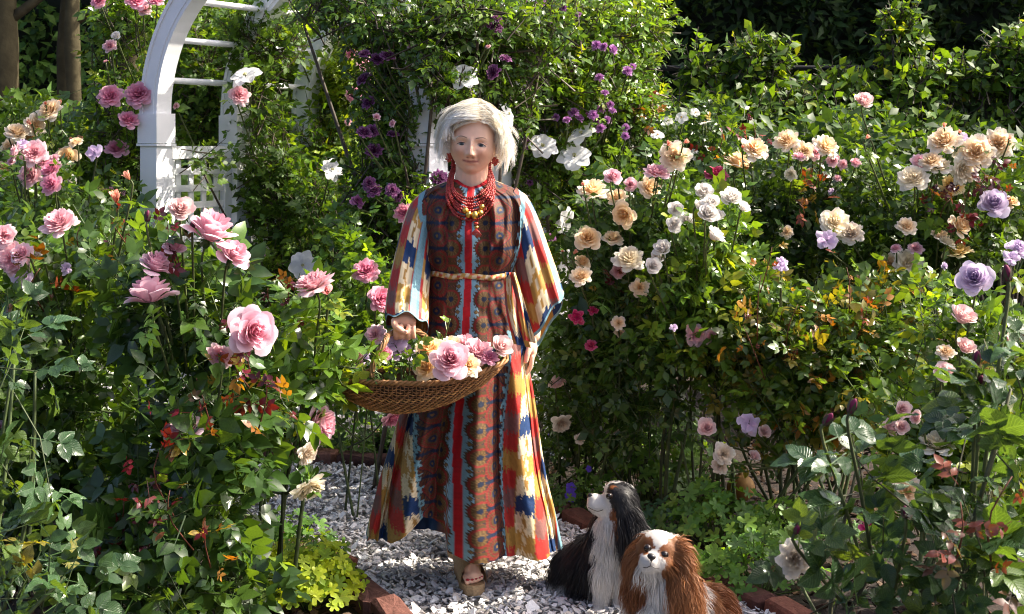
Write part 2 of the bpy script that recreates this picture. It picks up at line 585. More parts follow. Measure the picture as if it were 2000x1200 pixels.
edging([(-.27, 4.35), (-.43, 4.74), (-.68, 5.25), (-.93, 5.56), (-1.38, 6.12)], 'red brick edging along the bed of tall pink roses')
edging([(1.08, 4.15), (.87, 4.76), (.58, 5.32), (.34, 5.75), (.22, 5.94), (.03, 6.27), (-.28, 6.62)], 'red brick edging between gravel and the geranium bed behind the dogs')
edging([(-.46, 6.84), (-.67, 6.94), (-.95, 7.02), (-1.35, 7.1), (-2.2, 7.2)], 'weathered brick edging of the small bed under the arch')


# ================================================================== leaf shapes
def leaflet(w=.62, fold=.14, curl=.18, hi=False, serr=0.0, seed=0, lo=False):
    """leaf along +Y, length 1, upper side +Z; returns V, T, uv"""
    r = np.random.default_rng(seed)
    n = 8 if hi else 2 if lo else 3
    v = np.linspace(0, 1, n + 1)
    wv = w * .5 * np.sin(np.pi * v ** .82) ** .8 * (1 - .18 * v)
    tw = r.normal(0, .05)
    V, uv = [], []
    for i, t in enumerate(v):
        zc = -curl * t * t
        if i in (0, n):
            V.append([0, t, zc]); uv.append([0, t])
        else:
            rf = r.normal(0, .025) if hi else 0
            se = serr * (1 if i % 2 else -1)
            V += [[-wv[i] * (1 + se), t - .03, zc + fold * wv[i] * 2 + rf + tw * wv[i]], [0, t, zc], [wv[i] * (1 + se), t - .03, zc + fold * wv[i] * 2 - rf - tw * wv[i]]]
            uv += [[-1, t], [0, t], [1, t]]
    T = []
    T += [[0, 2, 1], [0, 3, 2]]
    for i in range(1, n - 1):
        a, b = 1 + (i - 1) * 3, 1 + i * 3
        T += [[a, a + 1, b + 1], [a, b + 1, b], [a + 1, a + 2, b + 2], [a + 1, b + 2, b + 1]]
    a, e = 1 + (n - 2) * 3, len(V) - 1
    T += [[a, a + 1, e], [a + 1, a + 2, e]]
    V = np.array(V)
    return V, np.array(T)[:, ::-1] if np.cross(V[T[0][1]] - V[T[0][0]], V[T[0][2]] - V[T[0][0]])[2] < 0 else np.array(T), np.array(uv, float)


def compound(n=5, hi=False, seed=0, w=.66, stalk=True, lo=False):
    """a rose leaf: stalk along +Y with n leaflets, about 1 long"""
    r = np.random.default_rng(seed)
    Vs, Ts, Us, Cs, k = [], [], [], [], 0
    spec = [(.60, 0, .42)]
    if n >= 3: spec += [(.56, 1, .37), (.56, -1, .37)]
    if n >= 5: spec += [(.27, 1, .31), (.27, -1, .31)]
    if n >= 7: spec += [(.06, 1, .24), (.06, -1, .24)]
    for y, side, L in spec:
        V, T, uv = leaflet(w, r.uniform(.02, .2), r.uniform(.05, .35), hi, .022 if hi else 0, seed * 7 + k, lo)
        V = V * L * r.uniform(.9, 1.1)
        V = V @ (rotz(-side * r.uniform(.85, 1.25) + r.normal(0, .1)) @ rotx(r.normal(-.05, .16)) @ roty(r.normal(0, .25))).T
        V[:, 1] += y + r.normal(0, .02)
        V[:, 2] += -.14 * y * y
        Ts.append(T + k); k += len(V); Vs.append(V); Us.append(uv); Cs.append(np.full((len(V), 3), r.uniform(.85, 1.15)))
    if stalk:
        V = np.array([[-.012, 0, 0], [.012, 0, 0], [.01, .33, -.015], [-.01, .33, -.015], [.006, .62, -.055], [-.006, .62, -.055]])
        Ts.append(np.array([[0, 1, 2], [0, 2, 3], [3, 2, 4], [3, 4, 5]]) + k)
        Vs.append(V); Us.append(np.tile([0.0, 0.0], (6, 1))); Cs.append(np.full((6, 3), 1.0))
    return np.concatenate(Vs), np.concatenate(Ts), np.concatenate(Us), np.concatenate(Cs)


def simple(seed=0, w=.62, hi=False, lo=False):
    V, T, uv = leaflet(w, .12, .22, hi, .0, seed, lo)
    return V, T, uv, np.ones((len(V), 3))


def palmate(seed=0, lobes=5):
    """round lobed geranium leaf"""
    r = np.random.default_rng(seed)
    k = lobes * 4
    a = np.linspace(-2.6, 2.6, k + 1)
    rad = .5 * (0.72 + .28 * np.cos((a / 5.2 * lobes) * 2 * np.pi + (np.pi if lobes % 2 == 0 else 0))) * (1 + .12 * np.where(np.arange(k + 1) % 2, 1, -1))
    x, y = rad * np.sin(a), rad * np.cos(a)
    V = np.concatenate([[[0, 0, 0]], np.stack([x, y, .16 * rad + .06 * np.sin(a * 5) * rad + r.normal(0, .012, k + 1)], -1)])
    T = np.array([[0, 1 + i + 1, 1 + i] for i in range(k)])
    uv = np.concatenate([[[0, 0]], np.stack([x, y], -1)])
    c = np.ones((len(V), 3)); c[0] = .75
    return V, T, uv, c


TPL = {
    'rose': [compound(5, seed=i) for i in range(5)] + [compound(3, seed=9)],
    'rose7': [compound(7, seed=20 + i, w=.62, lo=True, stalk=False) for i in range(4)],
    'rosefar': [compound(5, seed=i, lo=True) for i in range(5)] + [compound(3, seed=9, lo=True)],
    'leaffar': [simple(i, lo=True) for i in range(4)],
    'tri': [compound(3, seed=30 + i, w=.7, lo=True) for i in range(4)],
    'simple': [simple(i) for i in range(4)],
    'geranium': [palmate(i) for i in range(4)],
    'needle': [simple(50 + i, w=.4, lo=True) for i in range(3)],
    'rosehi': [compound(5, True, seed=40 + i, w=.74) for i in range(4)] + [compound(3, True, seed=49, w=.74)],
    'simplehi': [simple(60 + i, .72, True) for i in range(4)],
}


def frames(d, n):
    d = unit(d)
    x = unit(np.cross(d, n))
    z = np.cross(x, d)
    return np.stack([x, d, z], -1)          # columns


def inst_mesh(name, kind, R, pos, scale, col, mat):
    tp = TPL[kind]
    which = rng.integers(0, len(tp), len(pos))
    Vs, Ts, Cs, k = [], [], [], 0
    for w, (V, T, uv, tc) in enumerate(tp):
        ix = np.where(which == w)[0]
        if not len(ix): continue
        P = np.einsum('mk,njk->nmj', V, R[ix]) * scale[ix, None, None] + pos[ix, None]
        m = len(V)
        Ts.append((T[None] + (np.arange(len(ix)) * m)[:, None, None]).reshape(-1, 3) + k)
        Cs.append((col[ix, None] * tc[None]).reshape(-1, 3))
        Vs.append(P.reshape(-1, 3)); k += m * len(ix)
    return mesh_np(name, np.concatenate(Vs), np.concatenate(Ts), None, np.concatenate(Cs), mat)


_leafcache = {}


def leaf_variants(kind, colkey, col, mat):
    key = (kind, colkey)
    if key not in _leafcache:
        _leafcache[key] = [mesh_np('leaf', V, T, None, tc * np.asarray(col), mat, True, uv) for V, T, uv, tc in TPL[kind]]
    return _leafcache[key]


# ================================================================== hedges and trees in the background
def hedge(name, lo, hi, n, size, cols, label, cat, tpl='simple', bulge=.25, faces=None, top=True):
    lo, hi = np.array(lo, float), np.array(hi, float)
    root = thing(name, ((lo[0] + hi[0]) / 2, lo[1], 0), label, cat)
    b = np.array(root.location)
    core = MB().box(lo + [.3, .45, 0], hi - [.3, .45, .35], (.006, .012, .004))  # solid dark box added inside the leaves to block light
    me = core.mesh('light_block_core', M_HEDGE, False)
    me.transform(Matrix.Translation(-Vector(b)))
    obj('light_block_core', me, root)
    nf = int(n * .8)
    P = np.stack([rng.uniform(lo[0], hi[0], n), np.full(n, lo[1]), rng.uniform(lo[2], hi[2], n)], -1)
    Nn = np.tile([0, -1.0, .35], (n, 1))
    it = np.arange(nf, n)
    P[it, 1] = rng.uniform(lo[1], hi[1], len(it)); P[it, 2] = hi[2]; Nn[it] = [0, 0, 1.0]
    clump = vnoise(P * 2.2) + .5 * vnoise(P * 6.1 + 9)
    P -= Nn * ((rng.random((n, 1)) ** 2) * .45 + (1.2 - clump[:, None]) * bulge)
    d = unit(Nn * .5 + rng.normal(0, .6, (n, 3)) + [0, 0, -.15])
    nn = unit(Nn * .8 + rng.normal(0, .5, (n, 3)) + [0, 0, .5])
    R = frames(d, nn)
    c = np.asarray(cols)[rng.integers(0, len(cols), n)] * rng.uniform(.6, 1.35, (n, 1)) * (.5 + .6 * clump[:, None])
    me = inst_mesh('foliage', tpl, R, P - b, size * rng.uniform(.7, 1.3, n), c, M_HEDGE)
    tag(obj('foliage', me, root), kind='stuff')
    return root


YEW = [(.016, .042, .008), (.022, .052, .010), (.013, .034, .008), (.034, .066, .012)]
hedge('clipped_hedge', (0.2, 12.6, 0), (9.0, 14.2, 4.6), 37000, .145, YEW, 'tall dark clipped hedge closing the garden behind the fruit trees', 'hedge', 'needle', .3)
BEECH = [(.07, .14, .02), (.05, .11, .02), (.09, .16, .03), (.03, .08, .02)]
hedge('leafy_hedge', (-8.5, 13.2, 0), (-.1, 14.6, 4.8), 24000, .13, BEECH, 'leafy sunlit hedge beyond the tree trunks', 'hedge', 'leaffar', .6)


def leaf_blob(centers, radii, n, kind, size, cols, mat, b, name='foliage', shell=3.0, up=.6, gap=0.0):
    centers, radii = np.asarray(centers, float), np.asarray(radii, float)
    vol = radii.prod(1) ** .67
    w = rng.choice(len(centers), n, p=vol / vol.sum())
    dd = rand_dir(n)
    P = centers[w] + dd * radii[w] * (rng.random((n, 1)) ** (1 / shell))
    if gap:
        keep = vnoise(P * 3.1) > gap
        P, dd = P[keep], dd[keep]; n = len(P)
    d = unit(dd * .5 + rng.normal(0, .5, (n, 3)) + [0, 0, -.1])
    nn = unit(dd * .5 + rng.normal(0, .35, (n, 3)) + [0, 0, up])
    c = np.asarray(cols)[rng.integers(0, len(cols), n)] * rng.uniform(.7, 1.3, (n, 1))
    return inst_mesh(name, kind, frames(d, nn), P - b, size * rng.uniform(.7, 1.3, n), c, mat)


def tree(px, Y, wpx, lean, label, crown):
    x = (px - 1000) / F * Y
    r = wpx / F * Y / 2
    root = thing('tree', (x, Y, 0), label, 'tree', 'tree trunks behind the arch')
    mb = MB()
    pts = spline([[0, 0, -.1], [lean * .2, .05, 1.2], [lean * .6, 0, 2.4], [lean, .1, 3.6], [lean * 1.5, .1, 4.8]], 26)
    mb.tube(pts, np.linspace(r * 1.25, r * .7, 26) * (1 + .08 * np.sin(np.arange(26) * 1.7)), 12, (.055, .046, .024))
    for a in range(5):
        p0 = pts[13 + a * 2]
        an = a * 2.4
        q = p0 + np.array([math.cos(an) * .9, math.sin(an) * .7, .9])
        mb.tube(spline([p0, (p0 + q) / 2 + [0, 0, -.1], q], 6), np.linspace(r * .45, r * .15, 6), 6, (.05, .042, .024))
    obj('trunk', mb.mesh('trunk', M_BARK), root)
    cs = np.array([[lean + rng.uniform(-1, 1), rng.uniform(-.6, .8), rng.uniform(3.6, 5.0)] for _ in range(crown)])
    me = leaf_blob(cs, np.full((crown, 3), .75), 420 * crown, 'leaffar', .11, BEECH, M_HEDGE, np.zeros(3), 'crown', gap=.45)
    obj('crown', me, root)


tree(16, 11.0, 52, -.05, 'thick mossy tree trunk standing farthest from the arch', 4)
tree(122, 11.3, 42, .08, 'dark tree trunk with its twin close beside it', 3)
tree(150, 11.0, 30, -.06, 'slimmer olive brown trunk close beside its darker twin', 3)
tree(210, 11.9, 38, .35, 'leaning tree trunk half hidden by the climbing rose leaves', 3)

# ================================================================== flowers
def petal(phi, a, R, H, du, r, ruffle=.04, nu=7, nv=6, point=.22, cup=0.0):
    u = np.linspace(-1, 1, nu)[None]
    v = np.linspace(0, 1, nv)[:, None]
    vv = v * (1 - point * u ** 2)
    wid = du * (.35 + .65 * v ** .5)
    jit = r.normal(0, .06)
    th = phi + u * wid + jit * v
    aa = np.clip(a + r.normal(0, .03), 0, 1.1)
    rho = R * ((.05 + .78 * aa) * vv ** .6 + .20 * aa * aa * vv ** 3) * (1 - .10 * u ** 2 * (1 - aa))
    rho = rho * (1 - .55 * np.clip(1 - aa * 4, 0, 1) * vv)                 # the heart closes
    rho = rho + .10 * R * np.clip(aa * 3, 0, 1) * (1 - aa) * np.clip(vv - .75, 0, 1) * 2   # rolled rims
    z = H * (1 - .16 * aa - .42 * aa ** 3) * vv ** 1.05 - .30 * R * aa ** 3 * vv ** 3.2 + cup * H * aa * vv
    z = z - .12 * R * aa * (u ** 2) * vv ** 2 - .10 * R * np.clip(aa * 2, 0, 1) * np.clip(vv - .8, 0, 1) * 2
    nz = ruffle * R * np.sin(u * 3.1 + r.uniform(0, 6)) * v ** 2 + ruffle * R * r.normal(0, .35, (nv, nu)) * v
    rho = rho + nz
    z = z + nz * .8
    V = np.stack([rho * np.cos(th), rho * np.sin(th), np.broadcast_to(z, rho.shape)], -1).reshape(-1, 3)
    return V, grid_faces(nu, nv), np.broadcast_to(v, rho.shape).reshape(-1)


def bloom_parts(kind, seed, cin, cout, cbase=None):
    """list of (V, Q, col) petals from the heart outwards, unit radius"""
    r = np.random.default_rng(seed)
    cin, cout = np.asarray(cin, float), np.asarray(cout, float)
    cbase = cin if cbase is None else np.asarray(cbase, float)
    spec = {'tea': (34, 1.0, (.95, .56), .035, 1.12, .05), 'cabbage': (46, .88, (.55, .42), .075, .62, .10), 'pom': (46, .95, (.5, .3), .06, .55, .05),
            'cup': (30, .95, (.8, .62), .03, .8, .22), 'loose': (13, .55, (.7, .6), .10, .45, .0), 'tulip': (11, 1.25, (1.1, .75), .02, 1.3, .1)}[kind]
    n, H, du, ruf, pw, cup = spec
    out = []
    for i in range(n):
        t = i / (n - 1)
        a = .03 + .97 * t ** pw
        if kind == 'tulip': a *= .55
        if kind == 'cup': a *= .82
        phi = i * 2.39996 + r.normal(0, .12)
        V, Q, v = petal(phi, a, 1.0, H * (.82 + .18 * t if kind in ('cabbage', 'pom') else 1), lerp(du[0], du[1], t), r, ruf, 7 if kind in ('tea', 'cup', 'tulip') else 5, 6 if kind in ('tea', 'cup', 'tulip') else 5, cup=cup)
        c = lerp(cin, cout, np.clip(t * 1.15 - .1, 0, 1)) * r.uniform(.93, 1.07)
        deep = np.clip(cin * .88, 0, 1)
        cv = lerp(deep[None], c[None], v[:, None] ** 1.2) + (cbase - cin)[None] * ((1 - v[:, None]) ** 2) * (1 - t)
        cv = cv + (1 - cv) * .12 * np.clip(v[:, None] * 4 - 3, 0, 1)
        out.append((V, Q, np.clip(cv, 0, 1)))
    return out


def sepals(mb, r0=.5, col=(.06, .12, .03)):
    mb.ell((0, 0, -.12), (.13, .13, .16), None, 8, 6, col)
    for k in range(5):
        a = k * 1.2566
        d = np.array([math.cos(a), math.sin(a), 0])
        s = np.array([-d[1], d[0], 0])
        V = np.array([d * .1 - s * .07, d * .1 + s * .07, d * .45 + s * .06 + [0, 0, -.12], d * .45 - s * .06 + [0, 0, -.12], d * .72 + [0, 0, -.30]])
        mb.add(V, [[2, 3, 4]], [[0, 1, 2, 3]], col)


def flat_flower(n, seed, col, centre, point=.6, wid=.36, heart=.16):
    r = np.random.default_rng(seed)
    mb = MB()
    for k in range(n):
        a = k * 2 * np.pi / n + r.normal(0, .08)
        u = np.linspace(-1, 1, 5)[None]; v = np.linspace(0, 1, 6)[:, None]
        w = wid * np.sin(np.pi * (v * .9 + .06)) ** point
        x = .06 + v * (1 - .05 * u ** 2) * r.uniform(.9, 1.05)
        y = u * w
        z = .16 * v - .20 * v ** 2.5 + .10 * np.abs(u) * w * 1.5 + r.normal(0, .02, (6, 5)) + r.normal(0, .09) * v
        x = np.broadcast_to(x, y.shape)
        V = np.stack([x * math.cos(a) - y * math.sin(a), x * math.sin(a) + y * math.cos(a), z], -1).reshape(-1, 3)
        cc = np.asarray(col) * r.uniform(.94, 1.05) * (1 - .06 * np.exp(-(u / .25) ** 2) + 0 * v)[..., None].reshape(-1, 1)
        mb.add(V, None, grid_faces(5, 6), np.clip(cc, 0, 1))
    for k in range(26):
        a, q = r.uniform(0, 6.28), heart * math.sqrt(r.random())
        p = np.array([q * math.cos(a), q * math.sin(a), .12 + r.uniform(0, .08)])
        mb.ell(p, (.028, .028, .05), None, 5, 4, centre)
    return mb


BCOL = {  # heart, outer, base
    'pink': ('tea', (.80, .36, .45), (.86, .64, .71), (.8, .4, .42)),
    'blush': ('cup', (.84, .55, .54), (.86, .70, .66), None),
    'salmon': ('tulip', (.84, .30, .30), (.84, .44, .44), None),
    'coral': ('tulip', (.80, .26, .16), (.82, .42, .30), (.8, .45, .1)),
    'hot': ('cabbage', (.76, .24, .38), (.84, .46, .55), None),
    'rosy': ('cabbage', (.82, .42, .48), (.86, .63, .66), None),
    'peach': ('cabbage', (.92, .70, .42), (.93, .84, .70), (.88, .58, .24)),
    'yellow': ('cabbage', (.88, .62, .16), (.91, .80, .50), (.82, .5, .08)),
    'apricot': ('tea', (.88, .60, .26), (.92, .77, .56), None),
    'cream': ('cabbage', (.90, .78, .56), (.92, .87, .75), None),
    'faded': ('cabbage', (.74, .61, .46), (.85, .78, .68), None),
    'lav': ('tea', (.56, .42, .62), (.72, .62, .77), None),
    'lilac': ('loose', (.66, .48, .70), (.76, .62, .78), None),
    'white': ('cup', (.84, .78, .72), (.86, .85, .82), None),
    'magenta': ('cabbage', (.55, .02, .12), (.62, .07, .20), None),
    'crimson': ('loose', (.50, .01, .10), (.6, .03, .16), None),
    'purple': ('pom', (.13, .012, .10), (.22, .035, .19), None),
    'mauve': ('pom', (.36, .10, .36), (.50, .22, .50), None),
    'dusk': ('loose', (.22, .03, .15), (.40, .14, .36), None),
}
BLOOM = {}


def get_bloom(kind):
    if kind in BLOOM: return BLOOM[kind]
    vs = []
    for s in range(3):
        if kind == 'single':
            mb = flat_flower(5, s, (.86, .85, .82), (.72, .5, .08), .45, .5)
            vs.append((mb.mesh('rose_bloom', M_PETAL), []))
        elif kind == 'clematis':
            mb = flat_flower(7 + s % 2, s + 5, (.86, .86, .86), (.62, .6, .3), .58, .44, .12)
            vs.append((mb.mesh('flower', M_PETAL), []))
        elif kind == 'violet':
            mb = flat_flower(5, s + 9, (.13, .07, .50), (.3, .1, .3), .5, .5, .06)
            vs.append((mb.mesh('flower', M_PETAL), []))
        elif kind == 'bud':
            mb = MB()
            V, T, Q = sphere(10, 8)
            V = V * [.42, .42, .85]; V[:, :2] *= (1 - .35 * np.clip(V[:, 2:], 0, 1)); V[:, 2] += .55
            mb.add(V, T, Q, (.16, .015, .06))
            for k in range(5):
                a = k * 1.2566 + s
                t = np.linspace(0, 1, 6)
                rr = .40 * np.sin(np.pi * (t * .62 + .12)) + .05 + .1 * t * t; zz = -.22 + 1.65 * t
                w = .30 * (1 - t) ** .7
                P = np.stack([rr * np.cos(a), rr * np.sin(a), zz], -1)
                sd = np.array([-math.sin(a), math.cos(a), 0])
                V = np.concatenate([P - sd * w[:, None], P + sd * w[:, None] + 0])
                q = [[i, i + 1, 7 + i, 6 + i] for i in range(5)]
                mb.add(V, None, q, lerp((.05, .08, .03), (.10, .06, .06), t.mean()))
            mb.ell((0, 0, -.3), (.2, .2, .22), None, 8, 6, (.05, .09, .03))
            vs.append((mb.mesh('rose_bud', M_STEM), []))
        else:
            k, ci, co, cb = BCOL[kind]
            ps = bloom_parts(k, s * 13 + len(kind), ci, co, cb)
            mb = MB(); core = MB(); outer = []
            cut = len(ps) - 9
            for i, (V, Q, c) in enumerate(ps):
                mb.add(V, None, Q, c)
                if i < cut: core.add(V, None, Q, c)
                else: outer.append(mesh_np('petal', V, None, Q, c, M_PETAL))
            sepals(mb); sepals(core)
            vs.append((mb.mesh('rose_bloom', M_PETAL), [core.mesh('rose_bloom', M_PETAL), outer]))
    BLOOM[kind] = vs
    return vs


def axis_matrix(p, axis, s, spin):
    axis = unit(np.asarray(axis, float))
    q = Vector(axis).to_track_quat('Z', 'Y')
    return Matrix.Translation(Vector(p)) @ q.to_matrix().to_4x4() @ Matrix.Rotation(spin, 4, 'Z') @ Matrix.Scale(s, 4)


def add_bloom(root, b, p, size, kind, axis, split=False, name=None):
    me, sp = get_bloom(kind)[int(rng.integers(3))]
    m = Matrix.Translation(-Vector(b)) @ axis_matrix(p, axis, size / 2, rng.uniform(0, 6.28))
    nm = name or ('rose_bud' if kind == 'bud' else 'flower' if kind in ('clematis', 'violet') else 'rose_bloom')
    if split and sp:
        o = obj(nm, sp[0], root, matrix=m)
        for pm in sp[1]:
            obj('petal', pm, o)
        return o
    return obj(nm, me, root, matrix=m)


# ================================================================== rose bushes
GREEN = [((.048, .100, .013), 5), ((.036, .080, .012), 4), ((.070, .130, .015), 3), ((.105, .17, .018), 1.2)]
DARK = [((.028, .062, .014), 5), ((.036, .078, .016), 4), ((.052, .10, .015), 2), ((.09, .14, .018), .5)]
LIGHT = [((.072, .14, .015), 5), ((.052, .11, .013), 4), ((.115, .19, .018), 3), ((.18, .22, .022), 1)]
YOUNG = [((.13, .20, .016), 5), ((.17, .23, .016), 3), ((.08, .14, .014), 3)]
WARM = [((.052, .10, .013), 5), ((.08, .14, .016), 3), ((.16, .14, .02), 1.2), ((.24, .11, .02), .7)]
BLUISH = [((.030, .066, .026), 5), ((.04, .082, .03), 3), ((.06, .10, .025), 2)]
RED = [((.09, .008, .016), 4), ((.05, .008, .016), 4), ((.12, .02, .018), 1)]
ORANGE = [((.22, .085, .014), 3), ((.16, .036, .015), 3), ((.22, .15, .02), 2)]


def pick_col(pal, n):
    w = np.array([k for _, k in pal], float)
    i = rng.choice(len(pal), n, p=w / w.sum())
    return np.array([c for c, _ in pal])[i], i


def bush(name, label, cat, base_px, Yb, blobs, pal, tpl, size, dens, blooms=(), front=None, canes=18, nobj=0, group='rose bushes in the beds',
         per=5, mat=None, young=None, sprig_len=.2, caneR=.006, canecol=(.05, .07, .025), base_spread=.18, bloom_face=(0, -.75, .6), upw=.55, objkind=None, split_px=999, face=.55, gap=0.0):
    """blobs: (px, py, Y, rx_px, rz_px, ry_m) ellipsoids; blooms: (kind, px, py, width_px[, axis])"""
    mat = mat or M_LEAF
    b = np.array([(base_px - 1000) / F * Yb, Yb, 0.0])
    root = thing(name, b, label, cat, group)
    cen, rad, cnt = [], [], []
    for (px, py, Y, rx, rz, ry) in blobs:
        cen.append(at(px, py, Y)); rad.append([rx / F * Y, ry, rz / F * Y])
        cnt.append(max(3, rx * rz * math.pi * dens / (size / Y * F) ** 2))
    cen, rad = np.array(cen), np.array(rad)
    which = np.repeat(np.arange(len(cen)), np.maximum(1, np.array(cnt).astype(int)))
    n = len(which)
    dd = rand_dir(n)
    fl = (dd[:, 1] > .1) & (rng.random(n) < .45)
    dd[fl, 1] *= -1
    P = cen[which] + dd * rad[which] * (rng.random((n, 1)) ** (1 / 3.2)) * (.88 + .3 * vnoise(cen[which] * 3 + dd * 2.6))[:, None]
    keep = P[:, 2] > .06
    if gap:
        keep &= vnoise(P * 5.3 + 3) > gap
    P, dd = P[keep], dd[keep]; n = len(P)
    sd = unit(dd * .6 + [0, 0, .55] + rng.normal(0, .45, (n, 3)))
    L = sprig_len * rng.uniform(.6, 1.3, n)
    # twigs
    tw = MB()
    for i in range(n):
        p0, p1 = P[i] - sd[i] * L[i] * .8, P[i] + sd[i] * L[i] * .5
        tw.tube(np.array([p0, (p0 + p1) / 2 + rng.normal(0, .01, 3), p1]) - b, [caneR * .45, caneR * .36, caneR * .2], 3, np.array(canecol) * rng.uniform(.7, 1.5), caps=False)
    # leaves
    k = per
    t = (np.arange(k) + .5) / k
    ang = rng.uniform(0, 6.28, (n, 1)) + np.arange(k)[None] * 2.4 + rng.normal(0, .3, (n, k))
    x = unit(np.cross(sd, [0.1, .2, 1.0])); y = np.cross(sd, x)
    side = x[:, None] * np.cos(ang)[..., None] + y[:, None] * np.sin(ang)[..., None]
    pos = P[:, None] + sd[:, None] * ((t[None] - .55) * L[:, None])[..., None]
    ld = unit(side * .9 + sd[:, None] * .45 + dd[:, None] * .25 + rng.normal(0, .22, (n, k, 3)) + [0, 0, -.12])
    nn = unit(np.array([0, 0, upw]) + dd[:, None] * .30 + np.array([0, -1.0, .2]) * .22 + rng.normal(0, .42, (n, k, 3)) + face * .0)
    pos, ld, nn = pos.reshape(-1, 3), ld.reshape(-1, 3), nn.reshape(-1, 3)
    sc = size * np.exp(rng.normal(0, .2, len(pos)))
    col, ci = pick_col(pal, len(pos))
    tint = np.repeat(np.exp(rng.normal(0, .18, (n, 1))), k, 0)
    # bloom stems
    fb = front if front is not None else (cen[:, 1] - rad[:, 1] * .8).min()
    axis_c = cen.mean(0)
    for bl in blooms:
        kind, px, py, w = bl[:4]
        Y = fb + rng.uniform(-.06, .10) if len(bl) < 6 else bl[5]
        p = at(px, py, Y)
        ax = unit(np.array(bl[4] if len(bl) > 4 and bl[4] is not None else bloom_face) + rng.normal(0, .28, 3))
        s = w / F * Y
        add_bloom(root, b, p, s * (.95 if kind == 'bud' else 1.02 if kind in ('clematis', 'single') else 1.3), kind, ax, w >= split_px)
        q = cen[np.argmin(np.linalg.norm(cen - p, axis=1))] * .6 + axis_c * .4
        q = p + unit(q - p + [0, .05, -.35]) * min(.42, np.linalg.norm(q - p) + .1)
        pts = spline([p - ax * s * .05, p - ax * s * .35 + [0, 0, -.02], (p + q) / 2 + [0, 0, -.02], q], 9) - b
        tw.tube(pts, np.linspace(.0032, .0045, 9), 5, np.array([.07, .085, .03]) * rng.uniform(.7, 1.3), caps=False)
        m = 3
        tt = rng.uniform(.3, 1, m)
        lp = np.array([pts[int(a * 8)] + b for a in tt])
        pos = np.concatenate([pos, lp]); ld = np.concatenate([ld, unit(rng.normal(0, 1, (m, 3)) + [0, -.3, -.1])])
        nn = np.concatenate([nn, unit(rng.normal(0, .3, (m, 3)) + [0, -.3, .8])]); sc = np.concatenate([sc, size * rng.uniform(.7, 1, m)])
        c2, i2 = pick_col(pal, m); col = np.concatenate([col, c2]); ci = np.concatenate([ci, i2]); tint = np.concatenate([tint, np.ones((m, 1))])
    R = frames(ld, nn)
    isobj = np.zeros(len(pos), bool)
    if nobj:
        # the leaves that show largest: nearest to the lens and at the outside of the bush
        score = -pos[:, 1] * 1.0 + rng.random(len(pos)) * .25
        isobj[np.argsort(-score)[:nobj]] = True
    if (~isobj).any():
        me = inst_mesh('foliage', tpl, R[~isobj], pos[~isobj] - b, sc[~isobj], (col * tint)[~isobj] * rng.uniform(.8, 1.2, ((~isobj).sum(), 1)), mat)
        tag(obj('foliage', me, root), kind='stuff')
    ok = objkind or tpl
    for i in np.where(isobj)[0]:
        vs = leaf_variants(ok, tuple(pal[ci[i]][0]), pal[ci[i]][0], M_LEAFN if ok.endswith('hi') else mat)
        M4 = Matrix.Translation(Vector(pos[i] - b)) @ Matrix(R[i].tolist()).to_4x4() @ Matrix.Scale(float(sc[i]), 4)
        obj('leaf', vs[int(rng.integers(len(vs)))], root, matrix=M4)
    tag(obj('twigs', tw.mesh('twigs', M_STEM), root), kind='stuff')
    # canes from the ground
    for c in range(canes):
        i = rng.integers(n)
        p1 = P[i]
        p0 = b + [rng.uniform(-1, 1) * base_spread, rng.uniform(-1, 1) * base_spread * .6, -.02]
        mid = lerp(p0, p1, .5) + [rng.normal(0, .05), rng.normal(0, .05), .06]
        pts = spline([p0, mid, p1], 10) - b
        mb = MB().tube(pts, np.linspace(caneR * rng.uniform(1.0, 1.7), caneR * .6, 10), 6, np.array(canecol) * rng.uniform(.5, 1.6))
        obj('cane', mb.mesh('cane', M_STEM), root)
    # young coloured shoots: (px, py, Y, count, palette, size)
    for (px, py, Y, cnt_, p2, s2, spread) in (young or ()):
        c0 = at(px, py, Y)
        pp = c0 + rng.normal(0, 1, (cnt_, 3)) * np.array([spread, .03, spread * 1.3])
        d2 = unit(rng.normal(0, .8, (cnt_, 3)) + [0, -.1, .25])
        n2 = unit(rng.normal(0, .5, (cnt_, 3)) + [0, -.5, .5])
        cc, _ = pick_col(p2, cnt_)
        me = inst_mesh('young_leaves', 'rose', frames(d2, n2), pp - b, s2 * rng.uniform(.6, 1.2, cnt_), cc * rng.uniform(.8, 1.2, (cnt_, 1)), mat)
        tag(obj('young_leaves', me, root), kind='stuff')
        mb = MB().tube(spline([c0 + [rng.normal(0, .02), 0, spread * 1.5], c0, c0 + [rng.normal(0, .03), .06, -spread * 2.2]], 6) - b, np.linspace(.0012, .0028, 6), 5, (.11, .035, .02))
        obj('shoot', mb.mesh('shoot', M_STEM), root)
    return root


SIDE_L, SIDE_R, UP, FACE = (-.8, -.4, .3), (.9, -.3, .15), (0, -.35, .9), (0, -.95, .25)

